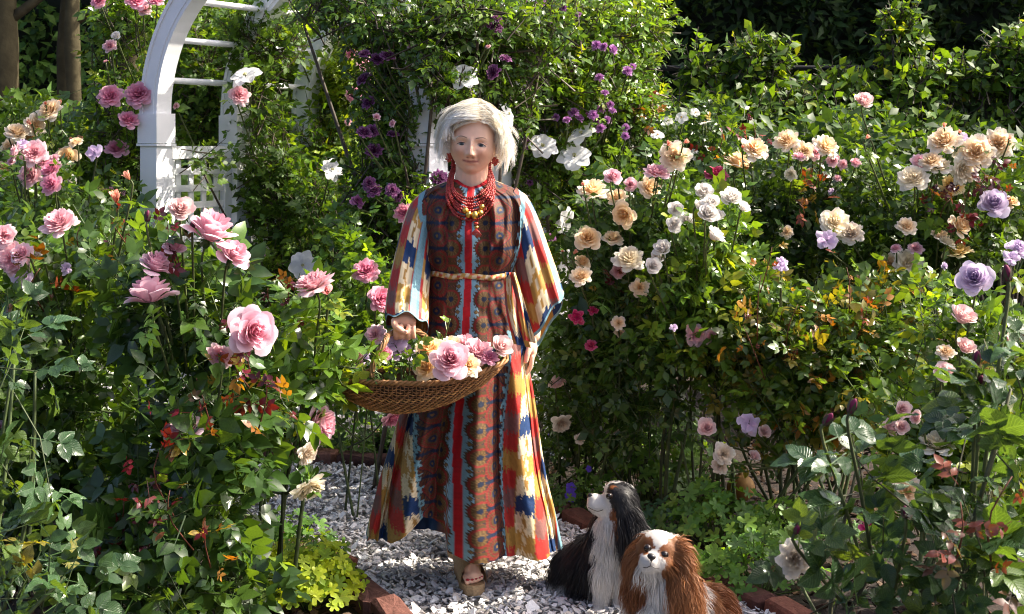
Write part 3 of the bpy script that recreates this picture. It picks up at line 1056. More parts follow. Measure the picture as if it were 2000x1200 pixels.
# ---- left beds
bush('rose_bush', 'tall dark leaved bush carrying large open pink roses beside the path', 'rose bush', 420, 4.45,
     [(390, 600, 4.45, 140, 120, .28), (300, 560, 4.5, 90, 110, .22), (420, 800, 4.4, 130, 130, .32), (370, 960, 4.35, 160, 130, .32), (350, 1120, 4.3, 160, 100, .32), (440, 900, 4.35, 55, 140, .2), (250, 1080, 4.4, 130, 110, .25)],
     DARK, 'rose', .138, 5.6,
     [('pink', 405, 470, 96, (.05, -.55, .85)), ('pink', 450, 505, 62, (.6, -.5, .4)), ('blush', 353, 416, 54, (0, -.6, .75)), ('pink', 300, 530, 62, (0, -.4, .9)),
      ('pink', 296, 592, 86, (-.1, -.3, .9)), ('pink', 487, 648, 90, (.1, -.93, .35)), ('pink', 366, 852, 72, (-.25, -.45, .8)), ('rosy', 432, 692, 46, (.2, -.6, .3)), ('pink', 340, 490, 40),
      ('bud', 376, 448, 24, UP), ('bud', 288, 430, 30, UP)],
     4.12, 22, 300, young=[(330, 475, 4.15, 5, RED, .07, .03), (345, 500, 4.15, 4, RED, .08, .02), (400, 790, 4.05, 10, RED + ORANGE, .075, .05), (300, 930, 4.0, 14, RED, .08, .06), (480, 690, 4.1, 6, RED, .07, .03),
                           (520, 780, 4.1, 12, RED + ORANGE, .08, .05), (400, 1060, 4.0, 6, ORANGE, .07, .04), (460, 720, 4.1, 4, ORANGE, .08, .03), (330, 1010, 4.0, 8, RED, .06, .05), (240, 1010, 4.1, 6, RED, .07, .04)],
     split_px=60, mat=M_LEAF)
bush('rose_bush', 'broad green rose bush with pale pink clusters beside the dark leaved bush', 'rose bush', 110, 4.95,
     [(80, 640, 4.9, 150, 140, .35), (140, 790, 4.9, 170, 140, .35), (215, 520, 4.95, 80, 90, .22), (60, 950, 4.85, 140, 120, .3), (200, 900, 5.0, 120, 120, .3), (30, 520, 5.0, 70, 60, .2)],
     GREEN, 'rose', .115, 4.6,
     [('rosy', 119, 442, 60, UP), ('rosy', 30, 507, 62), ('rosy', 8, 462, 40), ('lilac', 45, 545, 36), ('coral', 228, 398, 36, UP), ('coral', 254, 352, 26, UP), ('lilac', 130, 525, 22), ('white', 60, 497, 26), ('white', 82, 500, 24),
      ('pink', 5, 840, 30), ('rosy', 45, 500, 40)],
     4.62, 20, 180, young=[(235, 460, 4.7, 7, RED, .06, .03), (60, 560, 4.6, 6, ORANGE, .09, .04), (150, 470, 4.7, 4, ORANGE, .06, .03)], split_px=56)
bush('rose_bush', 'sparse rose canes with big grey green leaves at the bed edge', 'rose bush', -30, 3.75,
     [(10, 730, 3.7, 60, 70, .12), (20, 890, 3.65, 60, 60, .12), (0, 1000, 3.65, 70, 70, .12), (60, 1110, 3.7, 110, 90, .15)], BLUISH + [((.16, .14, .03), .6)], 'rosehi', .125, 2.4, (), canes=6, nobj=120, mat=M_LEAFN, base_spread=.1)
bush('rose_bush', 'airy rose bush with sunlit yellow green leaves at the basket side', 'rose bush', 515, 4.75,
     [(625, 640, 4.7, 80, 50, .18), (590, 710, 4.7, 80, 70, .18), (540, 790, 4.6, 50, 70, .16), (530, 620, 4.75, 50, 50, .12), (650, 700, 4.65, 50, 50, .12)],
     LIGHT, 'rose', .12, 3.6,
     [('rosy', 616, 565, 70, (.1, -.5, .8)), ('pink', 608, 826, 78, (.85, -.45, .15)), ('salmon', 640, 575, 40), ('cream', 600, 945, 60, (.2, -.4, -.8), 4.5), ('faded', 596, 885, 40, (.2, -.4, -.6), 4.5)],
     4.5, 5, 140, young=[(560, 565, 4.6, 6, RED, .06, .03), (545, 640, 4.6, 5, RED, .06, .025), (525, 590, 4.6, 4, RED, .05, .03)], split_px=60, base_spread=.1)
bush('rose_bush', 'low shrub rose with pink and lilac blooms between arch and basket', 'rose bush', 715, 5.95,
     [(715, 590, 5.9, 60, 90, .2), (740, 690, 5.9, 60, 60, .2), (690, 500, 5.95, 50, 60, .15), (640, 660, 5.9, 60, 80, .2), (700, 740, 5.9, 90, 50, .2)], GREEN, 'rose', .095, 4.5,
     [('hot', 716, 533, 46), ('hot', 741, 586, 46, (.4, -.8, .3)), ('rosy', 735, 655, 34), ('lilac', 705, 700, 40), ('lilac', 690, 720, 30), ('hot', 765, 812, 40, (0, -.6, -.5)), ('lilac', 640, 790, 20)], 5.65, 4, 60, base_spread=.1, caneR=.004)
bush('rose_bush', 'distant rose bush with orange and peach clusters under the tree trunks', 'rose bush', 60, 7.2,
     [(50, 300, 7.3, 120, 80, .4), (140, 330, 7.2, 90, 90, .35), (60, 420, 7.1, 150, 90, .4), (200, 430, 7.0, 90, 100, .35), (40, 520, 7.0, 120, 80, .3), (180, 540, 7.1, 120, 80, .35), (120, 640, 7.0, 180, 90, .4)], LIGHT, 'rosefar', .10, 4.2,
     [('peach', 100, 220, 44), ('peach', 65, 247, 40), ('peach', 34, 264, 42), ('apricot', 60, 277, 34), ('peach', 22, 290, 34), ('apricot', 132, 312, 42), ('peach', 150, 282, 26), ('coral', 90, 205, 14), ('coral', 118, 206, 14), ('coral', 62, 243, 16), ('coral', 18, 268, 14), ('coral', 155, 268, 18), ('coral', 140, 280, 16), ('coral', 120, 300, 14),
      ('white', 135, 356, 26), ('white', 27, 412, 26), ('peach', 8, 335, 36), ('white', 60, 403, 12)], 6.85, 14, 40)
bush('rose_bush', 'bush with clustered lavender pink roses before the orange ones', 'rose bush', 40, 6.4,
     [(60, 380, 6.4, 90, 60, .25), (50, 470, 6.3, 120, 70, .3), (170, 460, 6.3, 80, 70, .25)], GREEN, 'rosefar', .10, 3.4,
     [('rosy', 62, 345, 42, FACE), ('rosy', 68, 302, 46), ('rosy', 36, 300, 34), ('hot', 103, 336, 38), ('hot', 102, 362, 36), ('lilac', 184, 299, 30), ('rosy', 22, 318, 14), ('rosy', 107, 310, 16), ('lilac', 44, 282, 22), ('hot', 86, 316, 26)], 6.1, 7, 40)
bush('climbing_rose', 'climbing rose with cupped pink blooms outside the white arch post', 'climbing rose', 255, 7.2,
     [(265, 50, 7.4, 70, 60, .3), (300, 20, 7.3, 70, 40, .25), (230, 150, 7.3, 45, 80, .25), (245, 250, 7.25, 50, 90, .25), (235, 370, 7.2, 55, 90, .25)], LIGHT, 'rosefar', .105, 4.3,
     [('hot', 217, 191, 42), ('hot', 273, 188, 48, FACE), ('hot', 250, 238, 36), ('hot', 228, 295, 38), ('hot', 195, 4, 28), ('hot', 265, 5, 36), ('rosy', 281, 20, 26), ('hot', 306, 6, 28), ('rosy', 216, 92, 24), ('white', 229, 74, 20), ('hot', 226, 380, 30), ('rosy', 212, 376, 20), ('rosy', 207, 122, 10)],
     6.95, 7, 60, group='climbers on the arch', base_spread=.06, canecol=(.06, .05, .035), caneR=.010)
# ---- climbers on the arch
bush('clematis_vine', 'leafy clematis vine with large white flowers threading through the arch', 'vine', 560, 7.5,
     [(420, 150, 8.1, 90, 120, .25), (500, 60, 7.6, 80, 60, .3), (520, 290, 7.55, 50, 130, .16), (560, 420, 7.5, 70, 130, .2), (640, 470, 7.4, 80, 140, .25), (560, 560, 7.3, 60, 80, .2), (640, 620, 7.3, 70, 70, .2), (620, 320, 7.9, 60, 100, .2), (400, 220, 8.2, 80, 90, .2), (390, 90, 8.5, 90, 110, .3), (560, 130, 8.4, 60, 110, .25), (470, 230, 8.3, 60, 110, .25), (505, 200, 7.3, 22, 80, .07), (400, 300, 7.1, 14, 40, .05), (520, 90, 7.4, 60, 60, .12)],
     GREEN, 'tri', .10, 6.0,
     [('clematis', 480, 149, 64, (.1, -.8, .5), 7.1), ('clematis', 648, 332, 46, (.2, -.9, -.1), 7.0), ('clematis', 592, 518, 56, FACE, 6.95), ('rosy', 466, 188, 36, FACE, 7.1), ('purple', 507, 497, 18, FACE, 6.95), ('purple', 487, 573, 18, FACE, 6.9), ('rosy', 345, 208, 12, FACE, 7.2)],
     7.1, 10, 80, group='climbers on the arch', base_spread=.3, canecol=(.05, .035, .022), caneR=.008, mat=M_LEAFS)
bush('climbing_rose', 'bright backlit climber with ruffled pink roses inside the arch', 'climbing rose', 690, 8.0,
     [(690, 130, 8.1, 60, 110, .25), (650, 200, 8.2, 70, 90, .25), (700, 260, 8.0, 50, 120, .2), (620, 90, 8.2, 60, 60, .2), (690, 360, 7.8, 60, 90, .2)], YOUNG, 'rosefar', .10, 4.5,
     [('hot', 693, 104, 32), ('rosy', 716, 130, 32), ('hot', 692, 187, 28), ('rosy', 722, 158, 16), ('rosy', 700, 95, 22), ('rosy', 680, 240, 14), ('hot', 576, 78, 8)], 7.75, 6, 40, group='climbers on the arch', base_spread=.1)
bush('climbing_rose', 'great climbing rose with dark purple pompom blooms covering the arch', 'climbing rose', 850, 6.5,
     [(790, 50, 6.3, 130, 80, .35), (660, 20, 6.6, 90, 50, .3), (760, 190, 6.35, 50, 110, .22), (740, 330, 6.4, 50, 100, .2), (720, 430, 6.45, 50, 70, .2), (910, 40, 6.3, 120, 70, .35), (930, 130, 6.35, 80, 50, .25), (860, 150, 6.35, 60, 60, .2), (1010, 90, 6.5, 90, 90, .35), (800, 440, 6.5, 60, 60, .15), (1000, 190, 6.5, 50, 60, .15), (838, 120, 6.0, 40, 50, .1), (800, 330, 6.15, 24, 110, .08), (880, 190, 6.1, 40, 30, .1)],
     GREEN, 'rose7', .085, 6.0,
     [('purple', x, y, w * 1.12) for x, y, w in [(712, 108, 18), (736, 118, 22), (757, 112, 24), (713, 158, 26), (722, 203, 24), (711, 262, 24), (727, 258, 22), (731, 297, 26), (767, 266, 20), (722, 360, 22), (732, 374, 24), (766, 374, 22), (779, 384, 20), (908, 20, 22), (966, 52, 26), (974, 30, 14), (970, 39, 18), (966, 142, 24), (986, 118, 20), (857, 351, 28)]] +
     [('dusk', 698, 394, 26), ('dusk', 855, 52, 14), ('clematis', 905, 150, 60, (.1, -.9, .4)), ('clematis', 992, 224, 50, (.8, -.4, .3), 6.3), ('rosy', 790, 145, 14), ('rosy', 803, 92, 14), ('rosy', 768, 242, 14), ('rosy', 953, 92, 10), ('hot', 800, 95, 10), ('rosy', 735, 230, 14), ('hot', 790, 418, 34, FACE)],
     6.0, 10, 120, group='climbers on the arch', base_spread=.3, canecol=(.07, .055, .04), caneR=.011)
bush('climbing_rose', 'sunlit rambler with clusters of small lilac roses trailing from the arch', 'climbing rose', 1130, 7.1,
     [(1080, 60, 6.9, 110, 80, .35), (1180, 60, 7.1, 90, 80, .35), (1260, 50, 7.2, 55, 45, .2), (1080, 170, 6.9, 90, 90, .3), (1170, 200, 7.0, 90, 100, .3), (1230, 180, 7.1, 60, 90, .25), (1050, 300, 6.8, 60, 90, .2), (1110, 340, 6.95, 60, 70, .2), (1110, 420, 7.0, 50, 60, .15), (1180, 310, 7.0, 70, 60, .2)],
     LIGHT, 'rose7', .085, 5.6,
     [('mauve', x, y, w) for x, y, w in [(1030, 12, 22), (1055, 8, 20), (1100, 17, 14), (1070, 45, 16), (1090, 67, 16), (1130, 30, 12), (1165, 90, 18), (1181, 93, 16), (1196, 98, 18), (1120, 136, 18), (1171, 153, 16), (1225, 140, 18), (1181, 183, 14), (1191, 205, 14), (1120, 222, 20), (1108, 236, 16), (1132, 232, 16), (1158, 226, 18), (1173, 214, 18), (1186, 236, 16), (1174, 252, 18), (1150, 225, 14), (1222, 250, 14), (1221, 266, 14), (1065, 158, 14), (1032, 279, 24), (1085, 230, 14), (1062, 60, 16), (1042, 22, 16), (1235, 132, 14), (1165, 240, 14), (1196, 218, 14), (1080, 72, 12), (1112, 88, 10)]] +
     [('purple', 1076, 466, 18), ('purple', 1035, 358, 12), ('purple', 1020, 296, 14), ('clematis', 1060, 286, 58, (.1, -.8, .4)), ('clematis', 1122, 306, 66, (-.1, -.8, .3)), ('clematis', 1136, 262, 60, (.1, -.5, .6)), ('clematis', 1103, 432, 56, (.2, -.5, .4))],
     6.6, 8, 100, group='climbers on the arch', base_spread=.2, canecol=(.07, .055, .04), caneR=.009)
# ---- right beds
bush('rose_bush', 'white single rose bush in shade behind the peach roses', 'rose bush', 1290, 7.2,
     [(1290, 300, 7.2, 110, 60, .3), (1380, 270, 7.2, 70, 60, .25), (1230, 340, 7.1, 60, 60, .2)], DARK, 'rosefar', .09, 4.4,
     [('single', x, y, w) for x, y, w in [(1222, 286, 32), (1235, 338, 32), (1284, 264, 28), (1377, 241, 26), (1331, 230, 26), (1358, 220, 20), (1357, 302, 22), (1186, 337, 24), (1197, 326, 20), (1250, 338, 26), (1305, 236, 20), (1383, 290, 16)]],
     6.9, 6, 20, young=[(1275, 230, 6.85, 8, ORANGE, .08, .05), (1410, 280, 6.8, 10, ORANGE + RED, .08, .05), (1270, 205, 6.9, 5, ORANGE, .07, .03)])
bush('rose_bush', 'full peach and apricot rose bush next to the kaftan sleeve', 'rose bush', 1220, 6.25,
     [(1190, 400, 6.25, 70, 50, .2), (1270, 400, 6.2, 90, 80, .28), (1180, 500, 6.2, 70, 60, .22), (1240, 560, 6.15, 100, 90, .3), (1150, 600, 6.2, 60, 70, .2), (1230, 690, 6.15, 120, 100, .32), (1250, 800, 6.15, 110, 60, .28), (1130, 700, 6.2, 60, 80, .2)], DARK, 'rosefar', .115, 5.0,
     [('peach', 1318, 308, 52), ('rosy', 1282, 343, 44), ('peach', 1265, 372, 44), ('peach', 1158, 378, 50), ('pink', 1195, 350, 34), ('pink', 1230, 362, 26), ('apricot', 1224, 417, 46), ('peach', 1205, 390, 36), ('apricot', 1148, 470, 46), ('peach', 1196, 470, 36), ('cream', 1228, 512, 52), ('apricot', 1135, 517, 30), ('peach', 1135, 544, 38), ('rosy', 1206, 530, 26), ('peach', 1250, 562, 32), ('coral', 1140, 363, 14), ('coral', 1207, 341, 12), ('coral', 1281, 348, 16), ('coral', 1120, 497, 16), ('coral', 1100, 492, 10), ('coral', 1304, 285, 18), ('coral', 1335, 280, 18),
      ('crimson', 1126, 619, 26), ('crimson', 1158, 607, 18), ('magenta', 1155, 677, 22), ('peach', 1208, 632, 24), ('peach', 1210, 650, 18)],
     5.85, 14, 140, young=[(1195, 555, 5.9, 4, RED + ORANGE, .06, .02)], split_px=50)
bush('rose_bush', 'light leaved bush topped by cupped white roses between the peach bushes', 'rose bush', 1370, 6.0,
     [(1360, 500, 6.0, 100, 70, .25), (1340, 580, 5.95, 100, 70, .25), (1400, 450, 6.05, 70, 60, .2), (1420, 560, 6.0, 80, 70, .22), (1350, 660, 6.0, 100, 60, .25)], LIGHT, 'rose', .105, 4.6,
     [('white', x, y, w) for x, y, w in [(1373, 382, 40), (1318, 411, 34), (1314, 442, 34), (1342, 436, 34), (1380, 424, 44), (1400, 432, 36), (1426, 394, 44), (1448, 410, 28), (1388, 468, 42), (1272, 521, 36), (1296, 492, 38), (1283, 505, 30), (1390, 405, 40), (1360, 405, 24)]] + [('rosy', 1358, 655, 38), ('rosy', 1390, 660, 30), ('lilac', 1316, 640, 14)],
     5.65, 10, 100, split_px=42)
bush('rose_bush', 'peach rose bush with one magenta bloom before the clipped hedge', 'rose bush', 1500, 6.7,
     [(1440, 390, 6.7, 90, 60, .25), (1520, 380, 6.7, 100, 70, .3), (1600, 380, 6.7, 90, 70, .28), (1500, 480, 6.6, 110, 70, .3), (1600, 480, 6.6, 90, 60, .28)], DARK, 'rosefar', .11, 4.6,
     [('magenta', 1397, 345, 42, UP), ('apricot', 1438, 328, 50, UP), ('peach', 1472, 296, 48), ('peach', 1538, 280, 44), ('peach', 1570, 297, 34), ('peach', 1610, 290, 44), ('rosy', 1628, 315, 24), ('rosy', 1590, 300, 26), ('rosy', 1560, 310, 24), ('rosy', 1645, 322, 18), ('rosy', 1670, 320, 20), ('peach', 1535, 455, 24), ('cream', 1545, 340, 22), ('coral', 1450, 290, 12), ('lilac', 1625, 375, 16), ('rosy', 1635, 350, 14)],
     6.3, 10, 80, young=[(1475, 270, 6.3, 9, RED + ORANGE, .07, .04), (1600, 340, 6.3, 7, ORANGE, .09, .04), (1570, 410, 6.25, 7, ORANGE, .09, .03)])
bush('rose_bush', 'lush bush of creamy peach roses with crimson young leaves', 'rose bush', 1850, 6.4,
     [(1780, 400, 6.4, 90, 80, .28), (1880, 400, 6.4, 90, 90, .3), (1960, 380, 6.5, 80, 90, .28), (1700, 400, 6.5, 60, 80, .22), (1830, 480, 6.3, 120, 70, .3), (1720, 480, 6.35, 90, 60, .25)], GREEN, 'rosefar', .11, 4.6,
     [('blush', 1686, 206, 40, UP), ('peach', 1845, 281, 56), ('peach', 1820, 320, 40), ('cream', 1832, 330, 44), ('peach', 1906, 302, 60), ('peach', 1950, 284, 54), ('cream', 1876, 331, 50), ('cream', 1785, 355, 54), ('yellow', 1858, 368, 44), ('lav', 1940, 403, 54, UP), ('apricot', 1868, 446, 42), ('peach', 1834, 465, 34), ('cream', 1848, 478, 30), ('yellow', 1872, 500, 50), ('cream', 1771, 515, 48), ('peach', 1735, 515, 34), ('peach', 1770, 445, 34), ('cream', 1628, 438, 52), ('faded', 1663, 460, 42), ('lilac', 1615, 470, 38), ('coral', 1844, 250, 14), ('coral', 1873, 260, 12), ('coral', 1926, 283, 16), ('coral', 1970, 272, 12), ('rosy', 1795, 318, 28), ('lilac', 1880, 277, 32), ('rosy', 1750, 488, 20), ('rosy', 1788, 488, 26), ('coral', 1690, 272, 16), ('apricot', 1975, 400, 26)],
     6.0, 13, 120, young=[(1820, 375, 5.95, 7, RED, .08, .03), (1925, 345, 5.95, 7, RED, .08, .03), (1885, 395, 5.95, 6, RED, .08, .03), (1890, 440, 5.95, 6, RED, .08, .04), (1840, 410, 5.95, 5, RED, .08, .03), (1960, 380, 5.95, 5, ORANGE + RED, .08, .04)], split_px=52)
bush('rose_bush', 'wide rose bush with bronze young shoots and few blooms', 'rose bush', 1560, 5.9,
     [(1480, 630, 5.9, 90, 90, .28), (1560, 680, 5.8, 110, 110, .32), (1680, 640, 5.85, 110, 90, .3), (1660, 740, 5.75, 130, 70, .3), (1520, 780, 5.8, 110, 70, .28), (1780, 620, 5.85, 90, 80, .28), (1430, 720, 5.9, 70, 80, .22), (1600, 830, 5.8, 90, 40, .2)], WARM, 'rose', .10, 5.2,
     [('lilac', 1525, 520, 24), ('lilac', 1528, 512, 20), ('blush', 1380, 840, 40), ('lilac', 1463, 828, 38), ('blush', 1490, 846, 28), ('faded', 1412, 888, 36), ('faded', 1408, 910, 30), ('blush', 1470, 896, 26), ('lav', 1842, 520, 14)],
     5.5, 18, 140, young=[(1480, 590, 5.5, 7, ORANGE, .05, .07), (1540, 640, 5.5, 6, ORANGE, .05, .06), (1660, 560, 5.5, 5, ORANGE, .05, .05), (1500, 520, 5.55, 4, ORANGE, .05, .05), (1690, 620, 5.5, 6, ORANGE, .06, .05), (1470, 680, 5.5, 4, ORANGE, .05, .06)])
bush('rose_bush', 'slender rose plants with drooping faded blooms beside the skirt', 'rose bush', 1110, 6.5,
     [(1090, 690, 6.5, 50, 60, .15), (1100, 780, 6.45, 60, 70, .18), (1150, 830, 6.4, 70, 50, .18), (1080, 860, 6.4, 60, 50, .15)], GREEN, 'rosefar', .09, 4.0,
     [('blush', 1084, 733, 40, (.3, -.5, -.5)), ('faded', 1094, 824, 36, (.2, -.6, -.4)), ('white', 1186, 845, 42), ('white', 1204, 850, 34), ('faded', 1132, 858, 18)], 6.1, 8, 60, base_spread=.12)
bush('rose_bush', 'cream and blush rose bush on the outer bed under the lavender rose', 'rose bush', 1850, 4.9,
     [(1800, 780, 4.9, 90, 80, .25), (1890, 740, 4.9, 90, 110, .28), (1960, 680, 4.9, 70, 110, .25), (1860, 880, 4.8, 120, 90, .3), (1950, 900, 4.8, 90, 120, .28), (1760, 900, 4.85, 70, 80, .22), (1850, 620, 5.0, 80, 60, .2)], LIGHT, 'rose', .10, 4.4,
     [('lav', 1905, 548, 62, FACE), ('lav', 1985, 492, 40), ('lilac', 1975, 505, 30), ('blush', 1875, 631, 58), ('blush', 1841, 735, 46), ('blush', 1880, 687, 44), ('peach', 1846, 691, 32), ('yellow', 1920, 712, 34), ('blush', 1758, 801, 38), ('blush', 1796, 818, 30, SIDE_L), ('blush', 1735, 842, 38), ('blush', 1758, 838, 32), ('cream', 1832, 878, 68), ('peach', 1770, 962, 56), ('cream', 1870, 980, 42), ('blush', 1960, 670, 44), ('peach', 1940, 965, 36), ('crimson', 1700, 1032, 40), ('blush', 1990, 660, 30)],
     4.6, 12, 120, split_px=54)
# ---- near right, close to the lens
bush('rose_bush', 'near rose bush with large blue green leaves and dark closed buds', 'rose bush', 1820, 3.05,
     [(1690, 950, 3.05, 60, 70, .10), (1790, 1120, 3.0, 120, 70, .16), (1900, 1090, 2.95, 100, 100, .18), (1960, 790, 3.0, 50, 60, .10), (1940, 920, 3.0, 50, 80, .12), (1650, 1150, 3.05, 60, 40, .10)],
     BLUISH, 'rosehi', .155, 4.2,
     [('bud', 1661, 803, 44, UP), ('bud', 1612, 826, 42, (-.3, -.4, .8)), ('bud', 1968, 545, 46, UP), ('bud', 1907, 709, 40, UP), ('bud', 1916, 748, 40, UP), ('bud', 1768, 1008, 36, UP), ('bud', 1555, 1040, 32, UP), ('faded', 1550, 1092, 60, FACE, 3.15)],
     2.88, 9, 300, young=[(1930, 1020, 2.8, 12, RED, .075, .06), (1880, 1040, 2.8, 6, RED, .07, .04)], mat=M_LEAFN, base_spread=.12, caneR=.0055, canecol=(.06, .06, .03), per=4)

# ---- fruit trees trained on a black frame, in front of the hedge
fr = thing('trellis_frame', (2.2, 9.3, 0), 'black metal frame carrying the trained fruit trees', 'trellis')
for px in (1240, 1480, 1720, 1955, 2190):
    x = (px - 1000) / F * 9.3 - 2.2
    mb = MB().tube([[x, 0, -.1], [x, 0, 1.0], [x, 0, 2.12]], .025, 8, (.012, .012, .014)); obj('post', mb.mesh('post', M_BLACK), fr)
for z in (1.25, 2.06):
    mb = MB().tube([[-1.6, 0, z], [0, 0, z], [1.9, 0, z]], .018, 8, (.012, .012, .014)); obj('rail', mb.mesh('rail', M_BLACK), fr)
ESP = [('dense round topped fruit tree against the clipped hedge', 1430, [(1480, 130, 9.2, 60, 55, .25), (1420, 195, 9.2, 90, 45, .28), (1330, 240, 9.0, 80, 40, .28), (1490, 235, 9.0, 110, 45, .3), (1360, 130, 9.1, 20, 40, .1)]),
       ('fruit tree with one tall upright leafy shoot', 1740, [(1755, 85, 9.2, 34, 75, .14), (1640, 185, 9.2, 95, 38, .26), (1770, 180, 9.2, 90, 45, .28), (1620, 255, 9.0, 110, 45, .3), (1760, 265, 9.0, 110, 45, .3)]),
       ('fruit tree with an open gap beneath its arching branch', 1960, [(1975, 100, 9.2, 45, 40, .2), (1900, 150, 9.2, 100, 28, .22), (2020, 160, 9.2, 80, 60, .3), (1990, 260, 9.1, 60, 50, .2), (1890, 300, 9.0, 70, 50, .25)])]
for lab, bx, bl in ESP:
    bush('fruit_tree', lab, 'tree', bx, 9.1, bl, LIGHT + [((.045, .095, .022), 4)], 'leaffar', .075, 6.0, (), canes=9, per=7, group='fruit trees trained along the hedge', caneR=.014, canecol=(.05, .04, .03), sprig_len=.25, mat=M_LEAFS, base_spread=.05)
bush('hedge_shrub', 'low dense green shrub filling the gap behind the rose beds', 'shrub', 1500, 8.2,
     [(1300, 300, 8.3, 140, 70, .4), (1480, 310, 8.3, 150, 70, .4), (1680, 310, 8.3, 150, 70, .4), (1880, 330, 8.3, 150, 70, .4), (1400, 420, 8.0, 180, 80, .4), (1700, 420, 8.0, 200, 80, .4), (1950, 430, 8.0, 130, 80, .4), (1250, 470, 7.8, 130, 100, .3)], DARK, 'leaffar', .085, 4.0, (), canes=6, per=7, group='shrubs behind the roses', mat=M_LEAFS)
bush('hedge_shrub', 'dark low shrub under the tree trunks', 'shrub', 120, 9.4, [(60, 260, 9.4, 160, 60, .4), (220, 280, 9.2, 120, 70, .4), (100, 380, 9.0, 200, 90, .4), (300, 420, 8.8, 120, 100, .3)], GREEN, 'leaffar', .09, 4.5, (), canes=5, per=7, group='shrubs behind the roses', mat=M_LEAFS)


# ================================================================== low plants
def clump(name, label, cat, px, py, n, spread, h, size, pal, tpl='geranium', flowers=(), mat=None, nobj=0):
    Y = gy(py)
    b = np.array([(px - 1000) / F * Y, Y, 0.0])
    root = thing(name, b, label, cat, 'low geranium plants')
    a, q = rng.uniform(0, 6.28, n), np.sqrt(rng.random(n))
    P = np.stack([np.cos(a) * q * spread, np.sin(a) * q * spread * .75, h * (1 - .65 * q ** 2) * rng.uniform(.45, 1.15, n)], -1)
    P[:, 2] = np.maximum(P[:, 2], .02)
    nn = unit(np.stack([np.cos(a) * q * .6, np.sin(a) * q * .6 - .25, np.full(n, .75)], -1) + rng.normal(0, .25, (n, 3)))
    d = unit(np.cross(nn, rng.normal(0, 1, (n, 3))))
    col, ci = pick_col(pal, n)
    s = size * rng.uniform(.6, 1.3, n)
    R = frames(d, nn)
    io = np.zeros(n, bool); io[:nobj] = True
    tag(obj('foliage', inst_mesh('foliage', tpl, R[~io], P[~io], s[~io], col[~io] * rng.uniform(.75, 1.25, ((~io).sum(), 1)), mat or M_LEAFS), root), kind='stuff')
    for i in np.where(io)[0]:
        vs = leaf_variants(tpl, tuple(pal[ci[i]][0]), pal[ci[i]][0], mat or M_LEAFS)
        obj('leaf', vs[int(rng.integers(len(vs)))], root, matrix=Matrix.Translation(Vector(P[i])) @ Matrix(R[i].tolist()).to_4x4() @ Matrix.Scale(float(s[i]), 4))
    st = MB()
    for i in range(0, n, 3):
        st.tube(np.array([[P[i][0] * .3, P[i][1] * .3, -.01], P[i] * [.7, .7, .6], P[i]]), [.0025, .002, .0015], 3, (.08, .13, .03), caps=False)
    for (kind, fx, fy, w) in flowers:
        p = at(fx, fy, Y - spread * .4)
        add_bloom(root, b, p, w / F * Y, kind, (rng.normal(0, .3), -.9, .35))
        st.tube(spline([[0, 0, 0], (p - b) * [.6, .6, .6], p - b + [0, .004, 0]], 6), .0016, 4, (.08, .13, .03), caps=False)
    tag(obj('stalks', st.mesh('stalks', M_STEM), root), kind='stuff')


GER = [((.09, .19, .03), 5), ((.06, .14, .025), 4), ((.13, .23, .035), 2)]
LIME = [((.42, .50, .025), 4), ((.32, .42, .025), 3), ((.18, .28, .02), 2)]
MOSS = [((.10, .18, .03), 4), ((.07, .14, .03), 3)]
G = 'geranium_plant'
clump(G, 'leafy green geranium right behind the black dog', 'geranium', 1255, 975, 190, .26, .30, .075, GER, nobj=40)
clump(G, 'tall green geranium under the dark leaved peach bush', 'geranium', 1330, 960, 170, .25, .33, .075, GER, nobj=30)
clump(G, 'bushy green geranium above the brown dog head', 'geranium', 1400, 1060, 170, .24, .24, .075, GER, nobj=40)
clump(G, 'broad green geranium beside the brown dog back', 'geranium', 1480, 1150, 180, .26, .20, .07, GER, nobj=40)
clump(G, 'blue green geranium with dark leaf centres close to the dogs', 'geranium', 1290, 1055, 70, .2, .14, .065, [((.04, .10, .045), 3), ((.06, .13, .05), 2)], nobj=20)
clump(G, 'geranium with two violet blue flowers by the skirt hem', 'geranium', 1130, 1000, 110, .2, .16, .05, MOSS, flowers=[('violet', 1115, 953, 22), ('violet', 1114, 970, 24), ('violet', 1150, 916, 14)])
clump(G, 'mossy low plant on the brick edge by the skirt', 'geranium', 1105, 1005, 120, .17, .09, .03, MOSS)
clump(G, 'geranium running down to the rose bush with buds', 'geranium', 1560, 1080, 150, .28, .2, .06, GER)
clump(G, 'small geranium leaves beneath the faded roses', 'geranium', 1200, 920, 140, .3, .22, .06, MOSS, flowers=[('violet', 1140, 762, 12), ('violet', 1070, 845, 14)])
clump(G, 'yellow lime geranium spilling onto the bricks', 'geranium', 600, 1178, 250, .21, .2, .07, LIME, nobj=60)
clump(G, 'green geranium between lime leaves and the pink rose bush', 'geranium', 555, 1120, 150, .24, .2, .07, GER, nobj=30)
clump(G, 'geranium with tiny violet flowers in the small bed', 'geranium', 660, 885, 170, .34, .34, .075, GER + DARK, flowers=[('violet', 625, 795, 16), ('violet', 648, 790, 18), ('violet', 600, 800, 14), ('violet', 628, 762, 14)])
clump(G, 'low mossy plant around the garden light', 'geranium', 735, 893, 130, .22, .13, .045, MOSS)
clump(G, 'feathery green plant at the foot of the arch post', 'geranium', 590, 890, 110, .25, .22, .06, MOSS)

